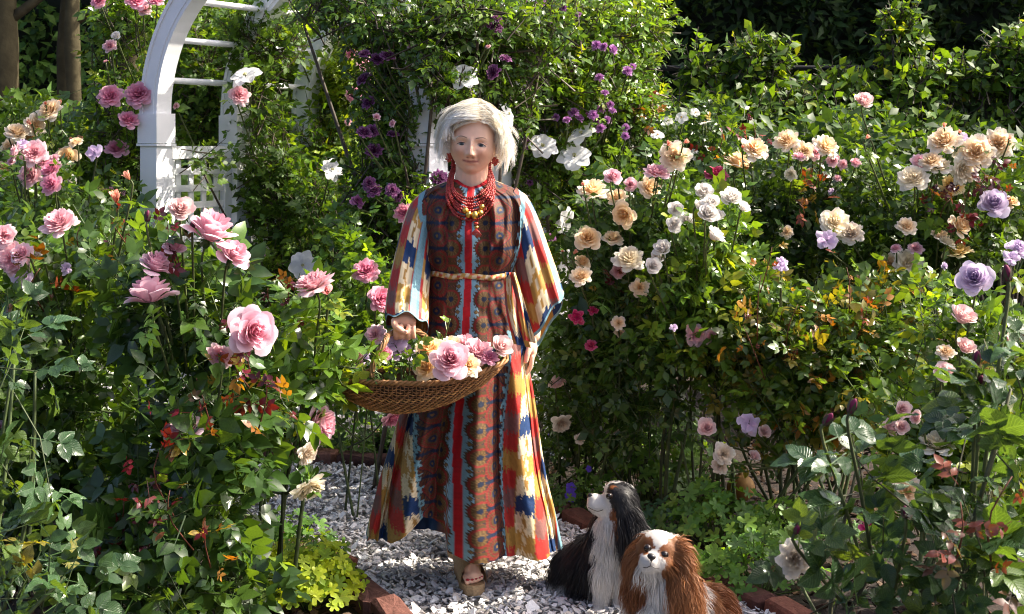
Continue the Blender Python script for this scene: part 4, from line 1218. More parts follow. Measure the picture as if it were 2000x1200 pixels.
# ---- small garden fittings
gl = thing('garden_light', at(752, 888, gy(888)), 'squat black garden light with a flat tan lid in the small bed', 'light')
mb = MB().tube([[0, 0, -.03], [0, 0, .02], [0, 0, .09], [0, 0, .1]], [.052, .055, .06, .06], 20, (.012, .012, .013)); obj('lamp_body', mb.mesh('lamp_body', M_BLACK), gl)
mb = MB().tube([[0, 0, .098], [0, 0, .104], [0, 0, .112], [0, 0, .116]], [.066, .072, .072, .05], 24, (.32, .24, .15)); obj('lid', mb.mesh('lid', M_BRICK), gl)
bp = at(1447, 955, gy(975))
ball = thing('ornament', (bp[0], bp[1], 0), 'small gold coloured ball resting on the mulch', 'ornament')
mb = MB().ell((0, 0, .05), (.062, .062, .06), None, 20, 14, (.20, .11, .03)); mb.tube([[0, 0, .1], [0, 0, .112], [0, 0, .125]], [.014, .012, .008], 8, (.2, .12, .04))
obj('sphere_body', mb.mesh('sphere_body', M_BLACK), ball)

# ================================================================== white garden arch
def oriented(lo, hi, o, ux, uy):
    R = np.array([[ux[0], uy[0], 0], [ux[1], uy[1], 0], [0, 0, 1.0]])
    return MB().box(lo, hi, (.78, .79, .80), R, o)


AX, AD = np.array([.86, -.51, 0]), np.array([.51, .86, 0])       # across the opening, along the tunnel
A0 = np.array([-1.75, 7.0, 0.0])
AW, BAY, NB = 1.60, .58, 3
arch = thing('garden_arch', A0, 'white painted wooden arch with lattice sides over the path', 'arch')
WC = (.78, .79, .80)


def apart(name, mb, smooth=False):
    return obj(name, mb.mesh(name, M_WHITE, smooth), arch)


for sd in (0, 1):
    for k in range(NB):
        o = AX * AW * sd + AD * BAY * k
        apart('post', oriented((-.055, -.055, -.1), (.055, .055, 1.565), o, AX, AD))
        cap = MB()
        R = np.array([[AX[0], AD[0], 0], [AX[1], AD[1], 0], [0, 0, 1.0]])
        cap.box((-.064, -.064, 1.57), (.064, .064, 1.715), WC, R, o)
        apart('post_block', cap)
        apart('block_trim', MB().box((-.068, -.068, 1.556), (.068, .068, 1.568), WC, R, o))
    for k in range(NB - 1):
        o = AX * AW * sd + AD * BAY * k
        a, e = .057, BAY - .057
        for z0, z1, nm in ((1.49, 1.555, 'top_rail'), (.10, .17, 'bottom_rail')):
            apart(nm, oriented((-.022, a, z0), (.022, e, z1), o, AX, AD))
        for y0, y1 in ((a, a + .05), (e - .05, e)):
            apart('stile', oriented((-.018, y0, .172), (.018, y1, 1.488), o, AX, AD))
        nvs = 4
        for i in range(nvs):
            y = a + .05 + (e - a - .1) * (i + .5) / nvs
            apart('slat', oriented((-.008, y - .017, .172), (.001, y + .017, 1.488), o, AX, AD))
        nh = 15
        for i in range(nh):
            z = .19 + (1.47 - .19) * (i + .5) / nh
            apart('slat', oriented((.0025, a + .051, z - .017), (.011, e - .051, z + .017), o, AX, AD))
R0 = AW / 2
for k in range(NB):
    c = AX * R0 + AD * BAY * k + np.array([0, 0, 1.715])
    ph = np.linspace(0, np.pi, 41)
    for (r0, r1, w, nm) in ((R0 - .05, R0 + .05, .05, 'arch_rib'), (R0 + .04, R0 + .058, .058, 'rib_moulding'), (R0 - .03, R0 - .012, .054, 'rib_moulding')):
        sec = [(r0, -w), (r1, -w), (r1, w), (r0, w)]
        V = np.array([c - AX * (r * math.cos(p)) + AD * y + np.array([0, 0, r * math.sin(p)]) for p in ph for r, y in sec])
        Q = [[i * 4 + j, i * 4 + (j + 1) % 4, (i + 1) * 4 + (j + 1) % 4, (i + 1) * 4 + j] for i in range(40) for j in range(4)]
        Q += [[0, 3, 2, 1], [160, 161, 162, 163]]
        apart(nm, MB().add(V, None, Q, WC))
for p in np.radians([12, 27, 43, 60, 78, 102, 120, 137, 153, 168]):
    c = AX * R0 + np.array([0, 0, 1.715]) - AX * ((R0) * math.cos(p)) + np.array([0, 0, R0 * math.sin(p)])
    apart('rung', MB().tube([c - AD * .03, c + AD * BAY, c + AD * (BAY * 2 + .03)], .016, 10, WC), True)

# ================================================================== the person
M_SKIN = col_mat('skin', rough=0.48, spec=0.35, sss=0.12, bump=0.04, bscale=260)
M_HAIR = col_mat('hair', rough=0.42, spec=0.45, trans=0.40)
M_CLOTH = col_mat('printed_silk', rough=0.6, spec=0.22, sheen=0.03, trans=0.04, bump=0.12, bscale=420)
M_BEAD = col_mat('bead', rough=0.3, spec=0.5)
M_GOLD = col_mat('gold', rough=0.3, spec=0.5, bump=0.25, bscale=220)
M_GOLD.node_tree.nodes['Principled BSDF'].inputs['Metallic'].default_value = 1.0
M_EYE = col_mat('eye', rough=0.08, spec=0.6)
M_CORK = col_mat('cork', rough=0.8, spec=0.2, noisecol=0.35, nscale=120, bump=0.2, bscale=250)
M_STRAP = col_mat('strap', rough=0.6, spec=0.3, noisecol=0.2, nscale=160)

PB = np.array([(922 - 1000) / F * 5.05, 5.05, 0.0])
person = thing('person', PB, 'person with short white hair in a long patterned kaftan, carrying a basket', 'person')


def pobj(name, me, parent=None):
    me.transform(Matrix.Translation(-Vector(PB)))
    return obj(name, me, parent or person)


def limb(mb, pts, rads, n=18, sides=14, ends=True):
    P = spline(pts, n)
    r = np.interp(np.linspace(0, len(rads) - 1, n), np.arange(len(rads)), rads)
    mb.tube(P, r, sides)
    if ends:
        mb.ell(P[0], (r[0],) * 3, None, 14, 10)
        mb.ell(P[-1], (r[-1],) * 3, None, 14, 10)


HEADC = at(924.5, 275.5, 5.03)
ROLL = math.radians(4.5)
HS = 1.05
RH = HS * roty(ROLL) @ rotz(math.radians(-3)) @ rotx(math.radians(3))


def gauss(x, m, s):
    return np.exp(-((x - m) / s) ** 2)


def head_mesh():
    V, T, Q = sphere(110, 80)
    d = V.copy()
    # sphere poles on z; ellipsoid skull
    x, y, z = d[:, 0] * .0770, d[:, 1] * .094, d[:, 2] * .107
    lo = np.clip(-z / .107, 0, 1)
    z = z * (1 + .11 * lo ** 3)
    x = x * (1 - .17 * lo ** 3.5) * (1 + .06 * gauss(z, -.05, .035))
    y = np.where(y < 0, y * (1 - .06 * lo ** 2), y * (1 - .35 * lo))
    front = np.clip(-d[:, 1], 0, 1) ** 1.2
    # flatten the face a little
    y = y + front * .010 * np.exp(-(x / .05) ** 2)
    ax = np.abs(x)
    f = lambda cx, sx, cz, sz: gauss(ax, cx, sx) * gauss(z, cz, sz)
    dy = 0
    nose_p = np.interp(z, [-.056, -.047, -.041, -.03, -.012, .006, .02], [0, .6, 1.0, .86, .50, .22, 0])
    dy = dy - .0300 * np.exp(-(x / (.0085 + .004 * (z < -.03))) ** 2) * nose_p
    dy = dy - .013 * f(.0135, .0058, -.0445, .0065)            # wings
    dy = dy + .013 * f(.030, .017, -.006, .0115)              # sockets
    dy = dy - .005 * f(.030, .022, .012, .008)                # brow
    dy = dy - .0085 * f(.042, .017, -.034, .016)              # cheeks
    dy = dy - .0045 * f(.0, .020, -.0610, .0050)                # upper lip
    dy = dy - .006 * f(.0, .018, -.0712, .0055)               # lower lip
    dy = dy + .004 * f(.0, .023, -.0662, .0020)               # mouth line
    dy = dy + .004 * f(.0, .020, -.081, .006)
    dy = dy - .009 * f(.0, .022, -.097, .013)                 # chin
    dy = dy + .0075 * (gauss(ax - .022 - .30 * (-.05 - z), 0, .0050) * gauss(z, -.058, .015))               # smile folds
    y = y + dy * front
    V = np.stack([x, y, z], -1)
    return V, T, Q


body = MB()
V, T, Q = head_mesh()
body.add(V @ RH.T + HEADC, T, Q)
hp = lambda x, y, z: np.array([x, y, z]) @ RH.T + HEADC
for s in (-1, 1):   # ears
    body.ell(hp(s * .073, .012, -.018), (.010, .019, .030), RH, 14, 10)
# neck, trunk
nb = at(921, 385, 5.10)
limb(body, [hp(0, .022, -.06), hp(0, .03, -.10) * .5 + at(921, 350, 5.07) * .5, nb], [.058, .058, .068], 12, 20)
body.ell(at(921, 420, 5.09), (.15, .085, .085), None, 24, 14)
body.ell(at(919, 470, 5.08), (.14, .095, .14), None, 24, 14)
body.ell(at(919, 560, 5.08), (.125, .09, .14), None, 24, 14)
body.ell(at(919, 640, 5.09), (.155, .11, .12), None, 24, 14)
# arm holding the basket
shR, elR, wrR = at(838, 402, 5.08), at(802, 515, 5.10), at(787, 606, 4.855)
limb(body, [shR, lerp(shR, elR, .5), elR, lerp(elR, wrR, .5), wrR], [.055, .046, .036, .029, .0245])
ROD = at(791, 645, 4.80)
# hand: palm above the rod, fingers round it, thumb across the front
body.ell(lerp(wrR, ROD, .38) + [0, .012, 0], (.034, .023, .036), rotx(.35), 18, 12)
body.ell(ROD + [-.002, .016, .026], (.040, .020, .024), rotx(.2), 18, 12)
for i, ox in enumerate((-.029, -.0095, .0095, .0275)):
    rr = (.0210, .0225, .0215, .0195)[i]
    fr_ = (.0092, .0094, .0090, .0080)[i]
    an = np.radians([38, -10, -62, -105, -150, -195, -228])
    pts = [ROD + [ox + .002 * k * (1 if i > 1 else -.4) * .3, math.cos(a) * rr, math.sin(a) * rr * 1.12 - .002] for k, a in enumerate(an)]
    limb(body, pts, [fr_ * 1.1, fr_ * 1.08, fr_, fr_ * 1.06, fr_ * .98, fr_ * .92, fr_ * .8], 16, 10)
limb(body, [ROD + [-.036, .004, .030], ROD + [-.032, -.020, .018], ROD + [-.015, -.034, .006], ROD + [.003, -.036, -.003]], [.0125, .0115, .0102, .0085], 14, 10)
# other arm and relaxed hand
shL, elL, wrL = at(1006, 402, 5.08), at(1046, 520, 5.14), at(1042, 655, 5.06)
limb(body, [shL, lerp(shL, elL, .5), elL, lerp(elL, wrL, .5), wrL], [.055, .046, .038, .032, .0245])
pl = at(1039, 680, 5.04)
body.ell(pl, (.019, .034, .040), rotx(.1), 16, 12)
for i, oy in enumerate((-.026, -.009, .008, .024)):
    L = (.062, .070, .066, .052)[i]
    p0 = pl + [.0, oy, -.030]
    limb(body, [p0, p0 + [-.004, oy * .1, -L * .45], p0 + [-.016, oy * .05, -L * .8], p0 + [-.028, 0, -L]], [.0090, .0088, .0080, .0068], 12, 10)
limb(body, [pl + [-.006, -.026, .012], pl + [-.016, -.042, -.014], pl + [-.022, -.046, -.040]], [.0125, .0105, .0082], 10, 10)
# legs and feet
hf, kf, af = at(938, 660, 5.08), at(926, 860, 5.02), at(909, 1082, 5.06)
limb(body, [hf, lerp(hf, kf, .5), kf, lerp(kf, af, .35) + [0, .02, 0], af], [.088, .072, .054, .052, .035])
hr, kr, ar = at(900, 660, 5.10), at(893, 860, 5.22), at(889, 1036, 5.50)
limb(body, [hr, lerp(hr, kr, .5), kr, lerp(kr, ar, .35) + [0, .02, 0], ar], [.088, .072, .052, .048, .033])


def foot(heel, toe, zh, zt, side):
    """heel/toe xy; zh, zt height of the sole under heel and ball"""
    h = np.array([heel[0], heel[1], zh]); t = np.array([toe[0], toe[1], zt])
    d = unit(t - h); s = unit(np.cross(d, [0, 0, 1.0]))
    body.ell(h + [0, 0, .036], (.032, .034, .036), None, 16, 12)
    limb(body, [h + [0, 0, .040], lerp(h, t, .4) + [0, 0, .046], lerp(h, t, .72) + [0, 0, .030], t + d * -.012 + [0, 0, .018]], [.033, .034, .035, .026], 14, 14)
    for k, (o, L, r) in enumerate(((-.026, .030, .0125), (-.010, .030, .0100), (.004, .026, .0092), (.017, .020, .0085), (.028, .012, .0078))):
        p = t + s * o * side + [0, 0, .017] - d * .018
        limb(body, [p, p + d * L * .6 + [0, 0, .003], p + d * L + [0, 0, -.004]], [r, r, r * .85], 8, 10)
    return h, t, d, s


FH, FT = at(903, 1112, 5.13), at(926, 1145, 4.925)
fh, ft, fd, fs = foot(FH, FT, .090, .046, -1)
limb(body, [af, fh + [0, .0, .05]], [.035, .033], 8, 14)
RHp, RTp = at(889, 1075, 5.56), at(895, 1085, 5.34)
rh, rt, rd, rs = foot(RHp, RTp, .155, .052, 1)
limb(body, [ar, rh + [0, 0, .04]], [.033, .032], 8, 14)
bV, bN, bT, bQ = remesh(body, .0032, 2, .5, .33)
loc = (bV - HEADC) @ RH / HS ** 2
c = np.tile([.80, .49, .345], (len(bV), 1))
fr_m = (loc[:, 1] < -.03) & (np.abs(loc[:, 2]) < .12)
g2 = lambda cx, sx, cz, sz: (gauss(np.abs(loc[:, 0]), cx, sx) * gauss(loc[:, 2], cz, sz) * fr_m)[:, None]
c = c * (1 - .55 * g2(.042, .020, -.038, .018) * (1 - np.array([.72, .46, .34]) / .64 * .6))
c = lerp(c, np.array([.78, .42, .32]), .35 * g2(.040, .018, -.038, .016))
lz = loc[:, 2]
lip = (gauss(loc[:, 0], 0, .0235) ** .6 * np.clip(1 - np.abs((lz + .0672 - .16 * np.abs(loc[:, 0])) / .0068) ** 2, 0, 1) * fr_m * (np.abs(loc[:, 0]) < .028))[:, None]
c = lerp(c, np.array([.52, .19, .16]), np.clip(lip * 1.3, 0, .75))
mline = (np.clip(1 - np.abs((lz + .0669 - .13 * np.abs(loc[:, 0])) / .0022) ** 2, 0, 1) * (np.abs(loc[:, 0]) < .026) * fr_m)[:, None]
c = lerp(c, np.array([.20, .05, .05]), .8 * mline)
ns = g2(.0085, .0042, -.0525, .003)
c = lerp(c, np.array([.16, .06, .05]), np.clip(ns * 1.1, 0, .8))
hand = np.linalg.norm(bV - ROD, axis=1) < .09
c[hand] = c[hand] * [.92, .84, .80]
c *= (.93 + .09 * vnoise(bV * 60) + .05 * vnoise(bV * 170))[:, None]
bodyo = pobj('body', mesh_np('body', bV, bT, bQ, c, M_SKIN))


# ---- face details
def on_face(x, z, lift=.0):
    """point of the head surface in front of (x, z)"""
    m = (np.abs(loc[:, 0] - x) < .004) & (np.abs(loc[:, 2] - z) < .004) & (loc[:, 1] < 0)
    y = loc[m][:, 1].mean() if m.any() else -.085
    return y - lift


for s, ez in ((-1, -.0095), (1, -.0095)):
    ex = s * .0322
    yf = on_face(ex, ez)
    ce = np.array([ex, yf + .0080, ez])
    mb = MB()
    V, T, Q = sphere(28, 20)
    V = V @ rotx(math.pi / 2).T * .0128
    dirn = np.array([0.0, -1, .0])
    ang = np.arccos(np.clip(unit(V) @ dirn, -1, 1))
    cc = np.where(ang[:, None] < .20, [.008, .008, .01], np.where(ang[:, None] < .48, [.07, .09, .10], [.56, .51, .48]))
    V[:, 0] *= 1.18; V[:, 2] *= .72
    mb.add(V @ RH.T + hp(*ce), T, Q, cc)
    pobj('eye', mb.mesh('eye', M_EYE), bodyo if False else None)
    # lids and lashes
    t = np.linspace(-1, 1, 13)
    up = np.stack([ex + t * .0165, yf - .0035 + .006 * t ** 2 + 0 * t, ez + .0074 - .0070 * t ** 2 - .0012 * t * s], -1)
    dn = np.stack([ex + t * .0155, yf - .0020 + .006 * t ** 2, ez - .0064 + .0056 * t ** 2 - .001 * t * s], -1)
    cr = np.stack([ex + t * .0175, yf + .0005 + .006 * t ** 2, ez + .0130 - .0070 * t ** 2 - .002 * t * s], -1)
    sk = (.77, .46, .325)
    mb = MB().tube(hp(*up.T[:, :, None])[..., :].reshape(-1, 3) if False else (up @ RH.T + HEADC), .0026, 8, sk)
    mb.tube(cr @ RH.T + HEADC, .0034, 8, sk)
    mb.tube(dn @ RH.T + HEADC, .0024, 8, (.79, .51, .38))
    pobj('eyelid', mb.mesh('eyelid', M_SKIN))
    la = up + np.array([0, -.0020, -.0014])
    pobj('eyelashes', MB().tube(la @ RH.T + HEADC, np.interp(np.abs(t), [0, 1], [.0013, .0007]), 6, (.05, .035, .03)).mesh('eyelashes', M_HAIR))
    tb = np.linspace(0, 1, 12)
    bx = s * (.0145 + .034 * tb)
    bz = .0125 + .0062 * np.sin(tb * 2.2) - .005 * tb ** 3
    yb = np.array([on_face(a, b_, .0005) for a, b_ in zip(bx, bz)])
    br = np.stack([bx, yb, bz], -1)
    pobj('eyebrow', MB().tube(br @ RH.T + HEADC, np.stack([np.interp(tb, [0, .3, 1], [.0018, .0021, .0007])] * 2, -1), 6, (.42, .28, .20)).mesh('eyebrow', M_HAIR))
    # earring: cluster of red coral beads
    eo = hp(s * .0785, .006, -.062)
    mb = MB()
    for k in range(16):
        a = k * 2.4; q = .0115 * math.sqrt(k / 16)
        mb.ell(eo + [q * math.cos(a), -.006, q * math.sin(a) * 1.25], (.0050,) * 3, None, 8, 6, np.array([.46, .055, .03]) * rng.uniform(.7, 1.2))
    pobj('earring', mb.mesh('earring', M_BEAD))


# ---- hair
def ribbons(paths, width, cols, view=None):
    """paths (n,k,3), width (n,k) -> flat tapering strands turned around their own axis"""
    n, k, _ = paths.shape
    d = unit(np.gradient(paths, axis=1))
    a = rand_dir(n)[:, None]
    s = unit(np.cross(d, a))
    L = paths - s * width[..., None] * .5
    R = paths + s * width[..., None] * .5
    V = np.stack([L, R], 2).reshape(n, -1, 3)
    i = np.arange(k - 1) * 2
    Q = np.stack([i, i + 1, i + 3, i + 2], -1)
    Q = (Q[None] + (np.arange(n) * 2 * k)[:, None, None]).reshape(-1, 4)
    c = np.repeat(np.broadcast_to(cols, (n, k, 3)), 2, axis=1).reshape(-1, 3)
    return V.reshape(-1, 3), Q, c


def sph(phi, el):
    return np.stack([np.sin(phi) * np.cos(el), -np.cos(phi) * np.cos(el), np.sin(el)], -1)


def hair_paths(nl, per, kseg=8):
    # locks: roots over the scalp, flowing away from a parting over her left brow, layered and flicked out
    phi = rng.uniform(-math.pi, math.pi, nl)
    el = np.arcsin(rng.uniform(-.1, 1.0, nl))
    part = .30
    HLX, HLY = [0, .55, .95, 1.25, 1.5, 3.15], [.60, .55, .36, .12, -.35, -.55]
    el = np.maximum(el, np.interp(np.abs(phi), HLX, HLY) + .03)
    fr = np.abs(phi) < 1.2
    left = phi < part
    a, b_ = fr & left, fr & ~left
    crown = rng.random(nl) < .0
    a &= ~crown; b_ &= ~crown
    phi[crown] = rng.uniform(-math.pi, math.pi, crown.sum()); el[crown] = rng.uniform(1.0, 1.5, crown.sum())
    phi[a] = part - .02 + rng.normal(0, .10, a.sum()) - rng.random(a.sum()) ** 1.3 * 1.1
    el[a] = np.maximum(rng.uniform(.66, 1.5, a.sum()), np.interp(np.abs(phi[a]), HLX, HLY) + .05)
    phi[b_] = part + .02 + rng.random(b_.sum()) * .6
    el[b_] = np.maximum(rng.uniform(.66, 1.5, b_.sum()), np.interp(np.abs(phi[b_]), HLX, HLY) + .05)
    pe = phi.copy()
    pe[a] = -1.22 - .55 * rng.random(a.sum())
    pe[b_] = 1.25 + .5 * rng.random(b_.sum())
    o = ~fr
    pe[o] += rng.normal(0, .22, o.sum())
    pe = np.where(np.abs(pe) < 1.2, np.sign(pe) * 1.25, pe)
    ee = np.where(np.abs(pe) < 2.0, rng.uniform(-.46, -.05, nl), rng.uniform(-.65, -.2, nl))
    short = rng.random(nl) < .42
    ee[short] = rng.uniform(-.15, .55, short.sum())
    vol = rng.uniform(.2, 1.05, nl)
    flick = rng.uniform(-.3, 1.5, nl) * np.where(pe > 0, 1.25, .9)
    twist = rng.normal(0, .30, nl)
    s = np.linspace(0, 1, kseg)
    L = np.repeat(np.arange(nl), per)
    m = len(L)
    p0 = phi[L] + rng.normal(0, .06, m)
    e0 = np.clip(np.maximum(el[L] + rng.normal(0, .06, m), np.interp(np.abs(p0), HLX, HLY)), -.5, 1.5)
    p1 = pe[L] + rng.normal(0, .035, m); e1 = ee[L] + rng.normal(0, .05, m)
    sp = s[None]
    ph = p0[:, None] + (p1 - p0)[:, None] * (1 - (1 - sp) ** 1.8) + twist[L][:, None] * sp ** 2
    ev = e0[:, None] + (e1 - e0)[:, None] * (sp ** 1.35)
    # the fringe stays up over the forehead while it crosses the face
    ev = np.maximum(ev, np.interp(ph, [-1.3, -1.12, -.9, -.5, 0, .3, .7, 1.0, 1.15, 1.3], [-1.2, -.6, -.12, .20, .42, .52, .52, .32, -.3, -1.2]) + .02)
    dirs = sph(ph, ev)
    cr = crown[L]
    q0 = sph((rng.uniform(-.7, .9, nl))[L] + rng.normal(0, .05, m), (rng.uniform(.72, 1.1, nl))[L])
    q1 = sph((rng.uniform(1.9, 4.4, nl))[L] + rng.normal(0, .05, m), (rng.uniform(-.3, .7, nl))[L] + rng.normal(0, .05, m))
    om = np.arccos(np.clip((q0 * q1).sum(1), -1, 1))[:, None, None]
    sl = (np.sin((1 - sp[..., None]) * om) * q0[:, None] + np.sin(sp[..., None] * om) * q1[:, None]) / np.sin(om)
    dirs[cr] = sl[cr]
    rad = np.array([.0770, .098, .108])[None, None]
    lift = np.sin(np.pi * np.minimum(sp * .86 + .06, 1)) ** .6
    v = (vol[L] * rng.uniform(.85, 1.1, m))[:, None]
    front = np.clip(-dirs[..., 1], 0, 1) ** 3 * np.clip(1 - np.abs(ph) / 1.3, 0, 1)
    off = .003 + .006 * np.clip(dirs[..., 2], 0, 1) ** 2 + v * (1 - .35 * np.clip(dirs[..., 2], 0, 1) ** 2) * (.034 + .006 * np.clip(dirs[..., 2], 0, 1)) * lift * (1 - .45 * front)
    off = off + .017 * np.clip(dirs[..., 2], 0, 1) ** 2 * (1 - sp) ** 2
    off = off + .032 * sp ** 3.2 * flick[L][:, None] * (np.abs(p1)[:, None] > 1.1)
    P = dirs * (rad + off[..., None])
    P = P + (rng.normal(0, .0042, (nl, 3))[L][:, None] + rng.normal(0, .0022, (m, 1, 3))) * sp[..., None] ** 1.3
    base = np.array([[.89, .85, .76], [.79, .72, .59], [.93, .91, .86], [.60, .51, .38]])
    lc = base[rng.choice(4, nl, p=[.40, .24, .26, .10])]
    cc = lc[L] * rng.uniform(.88, 1.1, (m, 1))
    return P, np.clip(cc[:, None] * np.ones((1, kseg, 1)), 0, .92)


hpth, hcol = hair_paths(420, 24)
n = len(hpth)
w = np.interp(np.linspace(0, 1, hpth.shape[1]), [0, .4, 1], [.0010, .0011, .0004])[None] * rng.uniform(.7, 1.3, (n, 1))
V, Q, cc = ribbons(hpth @ RH.T + HEADC, w, hcol)
hair = MB().add(V, None, Q, cc).mesh('hair', M_HAIR)
ho = pobj('hair', hair)
# scalp volume under the strands
V, T, Q = sphere(60, 40)
el = np.arcsin(np.clip(V[:, 2], -1, 1)); ph = np.arctan2(V[:, 0], -V[:, 1])
hl = np.interp(np.abs(ph), [0, .55, .95, 1.25, 1.5, 3.15], [.84, .80, .64, .26, -.40, -.6])
kk = (el - hl) / .25
lk = .004 * np.sin(ph * 26 + el * 5) * smooth01(kk)
Vs = V * (np.array([.0765, .096, .107]) + .002 + (.018 * smooth01(kk * .8) + lk)[:, None])
Vs[kk < 0] = (V * np.array([.0745, .096, .107]) * .78)[kk < 0]
pobj('hair_underlayer', MB().add(Vs @ RH.T + HEADC, T, Q, (.76, .69, .57)).mesh('hair_underlayer', M_HAIR), ho)


# ---- printed cloth
RED_C, BLUE_C = np.array([.40, .008, .014]), np.array([.17, .32, .37])
CREAM, GOLDC, IRED, NAVY, BROWN = [np.array(k) for k in ((.66, .54, .34), (.42, .225, .05), (.42, .028, .022), (.010, .035, .11), (.20, .085, .075))]
PALI = np.array([CREAM, GOLDC, IRED, NAVY, CREAM, BROWN, IRED, CREAM, GOLDC, NAVY])


def h1(i, j=0):
    return _hash(np.asarray(i, np.int64), np.asarray(j, np.int64) + 7, np.full(np.shape(i), 3, np.int64))


IA, IB = np.array([CREAM, NAVY, CREAM, GOLDC]), np.array([IRED, BROWN, IRED, GOLDC * .9])


def ikat(s, t, colw=.05):
    """feathered warp-dyed blocks in columns; s across, t along (m)"""
    ci = np.floor(s / colw).astype(np.int64)
    fx = (s / colw) % 1
    th = np.floor(s / .0034).astype(np.int64)
    jag = (h1(th, ci * 0) - .5) * .026 + (h1(np.floor(s / .0013).astype(np.int64)) - .5) * .012
    chev = np.abs(fx - .5) * .034 * np.where(h1(ci, ci * 0 + 3) < .5, 1, -1)
    tt = t + jag + chev + h1(ci) * .25
    blk = tt / .066
    bi = np.floor(blk).astype(np.int64)
    c = np.where((ci % 2 == 0)[..., None], IA[bi % 4], IB[(bi + ci) % 4])
    core = (np.abs(fx - .5) < .10) & (np.abs(blk % 1 - .5) < .26) & (ci % 2 == 0) & (bi % 4 != 1)
    c = np.where(core[..., None], np.where((bi % 4 == 3)[..., None], CREAM * .9, GOLDC * .7), c)
    edge = (fx < .05)[..., None]
    c = np.where(edge, GOLDC * .8, c)
    return c * (.85 + .30 * h1(np.floor(s / .0011).astype(np.int64), np.floor(t / .03).astype(np.int64)))[..., None]


def paisley(sa, t):
    """sa = distance from the front trim (m >= 0), t along"""
    P = .088
    base = np.array([.19, .050, .022])
    c = np.broadcast_to(base, sa.shape + (3,)).copy()
    wob = .004 * np.sin(t * 2 * np.pi / P * 2)
    # wavy contour lines over the ground
    ln = np.sin((sa + .012 * np.sin(t * 2 * np.pi / P)) * 620)
    c = np.where((ln > .68)[..., None], np.array([.035, .03, .04]), c)
    c = np.where((ln < -.72)[..., None], np.array([.22, .11, .03]), c)
    # drops
    tp = ((t / P + .5) % 1 - .5) * P
    u, v = (sa - .110), tp
    r = np.sqrt((u / .034) ** 2 + (v / (.030 - .35 * np.clip(u, -.03, .03))) ** 2)
    ring = lambda lo, hi, col, c: np.where(((r >= lo) & (r < hi))[..., None], np.array(col), c)
    c = ring(0, 1.30, (.05, .03, .035), c); c = ring(0, 1.18, (.30, .025, .022), c); c = ring(0, .92, (.14, .075, .03), c); c = ring(0, .80, (.22, .02, .018), c)
    c = ring(0, .60, (.15, .085, .03), c); c = ring(0, .42, (.012, .03, .085), c); c = ring(0, .16, (.28, .16, .05), c)
    c = np.where(((r > .60) & (r < 1.18) & (np.sin(np.arctan2(v, u) * 26) > .6))[..., None], c * .7 + np.array([.10, .06, .02]), c)
    # stems between
    c = np.where((np.abs(np.abs(tp) - P * .5) < .004 + .05 * np.clip(sa - .07, 0, .02))[..., None], np.array([.012, .03, .08]), c)
    # fans along the blue edge
    tq = (((t / P) % 1) - .5) * P
    q = np.sqrt((sa - .058) ** 2 + tq ** 2) / .0385
    fa = np.arctan2(tq, sa - .058)
    edge = 1 + .07 * np.sign(np.sin(fa * 22))
    fan = lambda lo, hi, col, c: np.where(((q >= lo) & (q < hi) & (sa < .072))[..., None], np.array(col), c)
    inb = (sa < .040) & (q > edge)
    c = fan(0, 1.08, (.12, .065, .02), c); c = fan(0, .84, (.34, .035, .025), c); c = fan(0, .66, (.15, .085, .025), c)
    c = np.where(((q < .66) & (np.sin(fa * 14) > .5) & (sa < .072))[..., None], np.array([.26, .16, .05]), c)
    c = fan(0, .24, (.012, .025, .06), c)
    nz = vnoise(np.stack([sa * 900, t * 900, sa * 0], -1))[..., None]
    blue = BLUE_C * (.82 + .3 * nz)
    c = np.where(inb[..., None] | (sa < .018)[..., None], blue, c)
    # little tulip marks on the blue
    tr = (t / P) % 1; tr = np.minimum(tr, 1 - tr) * P
    mk = (np.abs(sa - .032) + tr * 1.1)
    c = c * np.array([.50, .47, .50]) * np.where((sa < .018) | inb, 1 / .48, 1)[..., None]
    c = np.where(((mk < .010) & (mk > .0065))[..., None], np.array([.07, .045, .02]), c)
    c = np.where((mk <= .0065)[..., None], np.array([.16, .09, .03]), c)
    return c


def kaftan_col(s, t, wp):
    """s signed from the trim, t down, wp half width of the printed panel"""
    sa = np.abs(s)
    c = paisley(sa, t)
    ed = wp + .006 * np.sign(np.sin(t * 130)) * (vnoise(np.stack([t * 60, s * 0, s * 0], -1)) > .3)
    bl = BLUE_C * (.8 + .3 * vnoise(np.stack([sa * 800, t * 800, s * 0], -1)))[..., None]
    c = np.where((sa > ed)[..., None], bl, c)
    fl = (np.sin(t * 190) * np.sin(sa * 420) > .55) & (sa > ed) & (sa < wp + .016)
    c = np.where(fl[..., None], np.array([.03, .03, .035]), c)
    c = np.where((sa > wp + .012)[..., None], ikat(s + np.where(s > 0, 0, .4), t), c)
    stripe = (sa > wp + .21) & (sa < wp + .25)
    c = np.where(stripe[..., None], bl, c)
    rd = RED_C * (.85 + .3 * h1(np.floor((t + s * .4) / .004).astype(np.int64)))[..., None]
    return np.where((sa < .0125)[..., None], rd, c)


ROWS = np.array([  # py front, py side, left, right, half depth, trim px
    (364, 350, 893, 951, .056, 922), (372, 355, 880, 966, .070, 921), (384, 363, 856, 986, .088, 920), (400, 375, 833, 1010, .104, 919), (422, 398, 817, 1026, .118, 918),
    (452, 440, 815, 1029, .126, 917), (490, 486, 821, 1024, .131, 917), (522, 521, 834, 1006, .118, 917), (535, 535, 838, 1001, .112, 917), (550, 550, 836, 1004, .118, 916),
    (600, 600, 830, 1012, .134, 914), (660, 660, 823, 1024, .146, 912), (730, 730, 812, 1036, .152, 909), (800, 800, 786, 1047, .158, 904), (860, 860, 768, 1055, .166, 902),
    (940, 940, 746, 1068, .178, 902), (1010, 1010, 731, 1084, .188, 903), (1090, 1090, 716, 1099, .20, 905)], float)


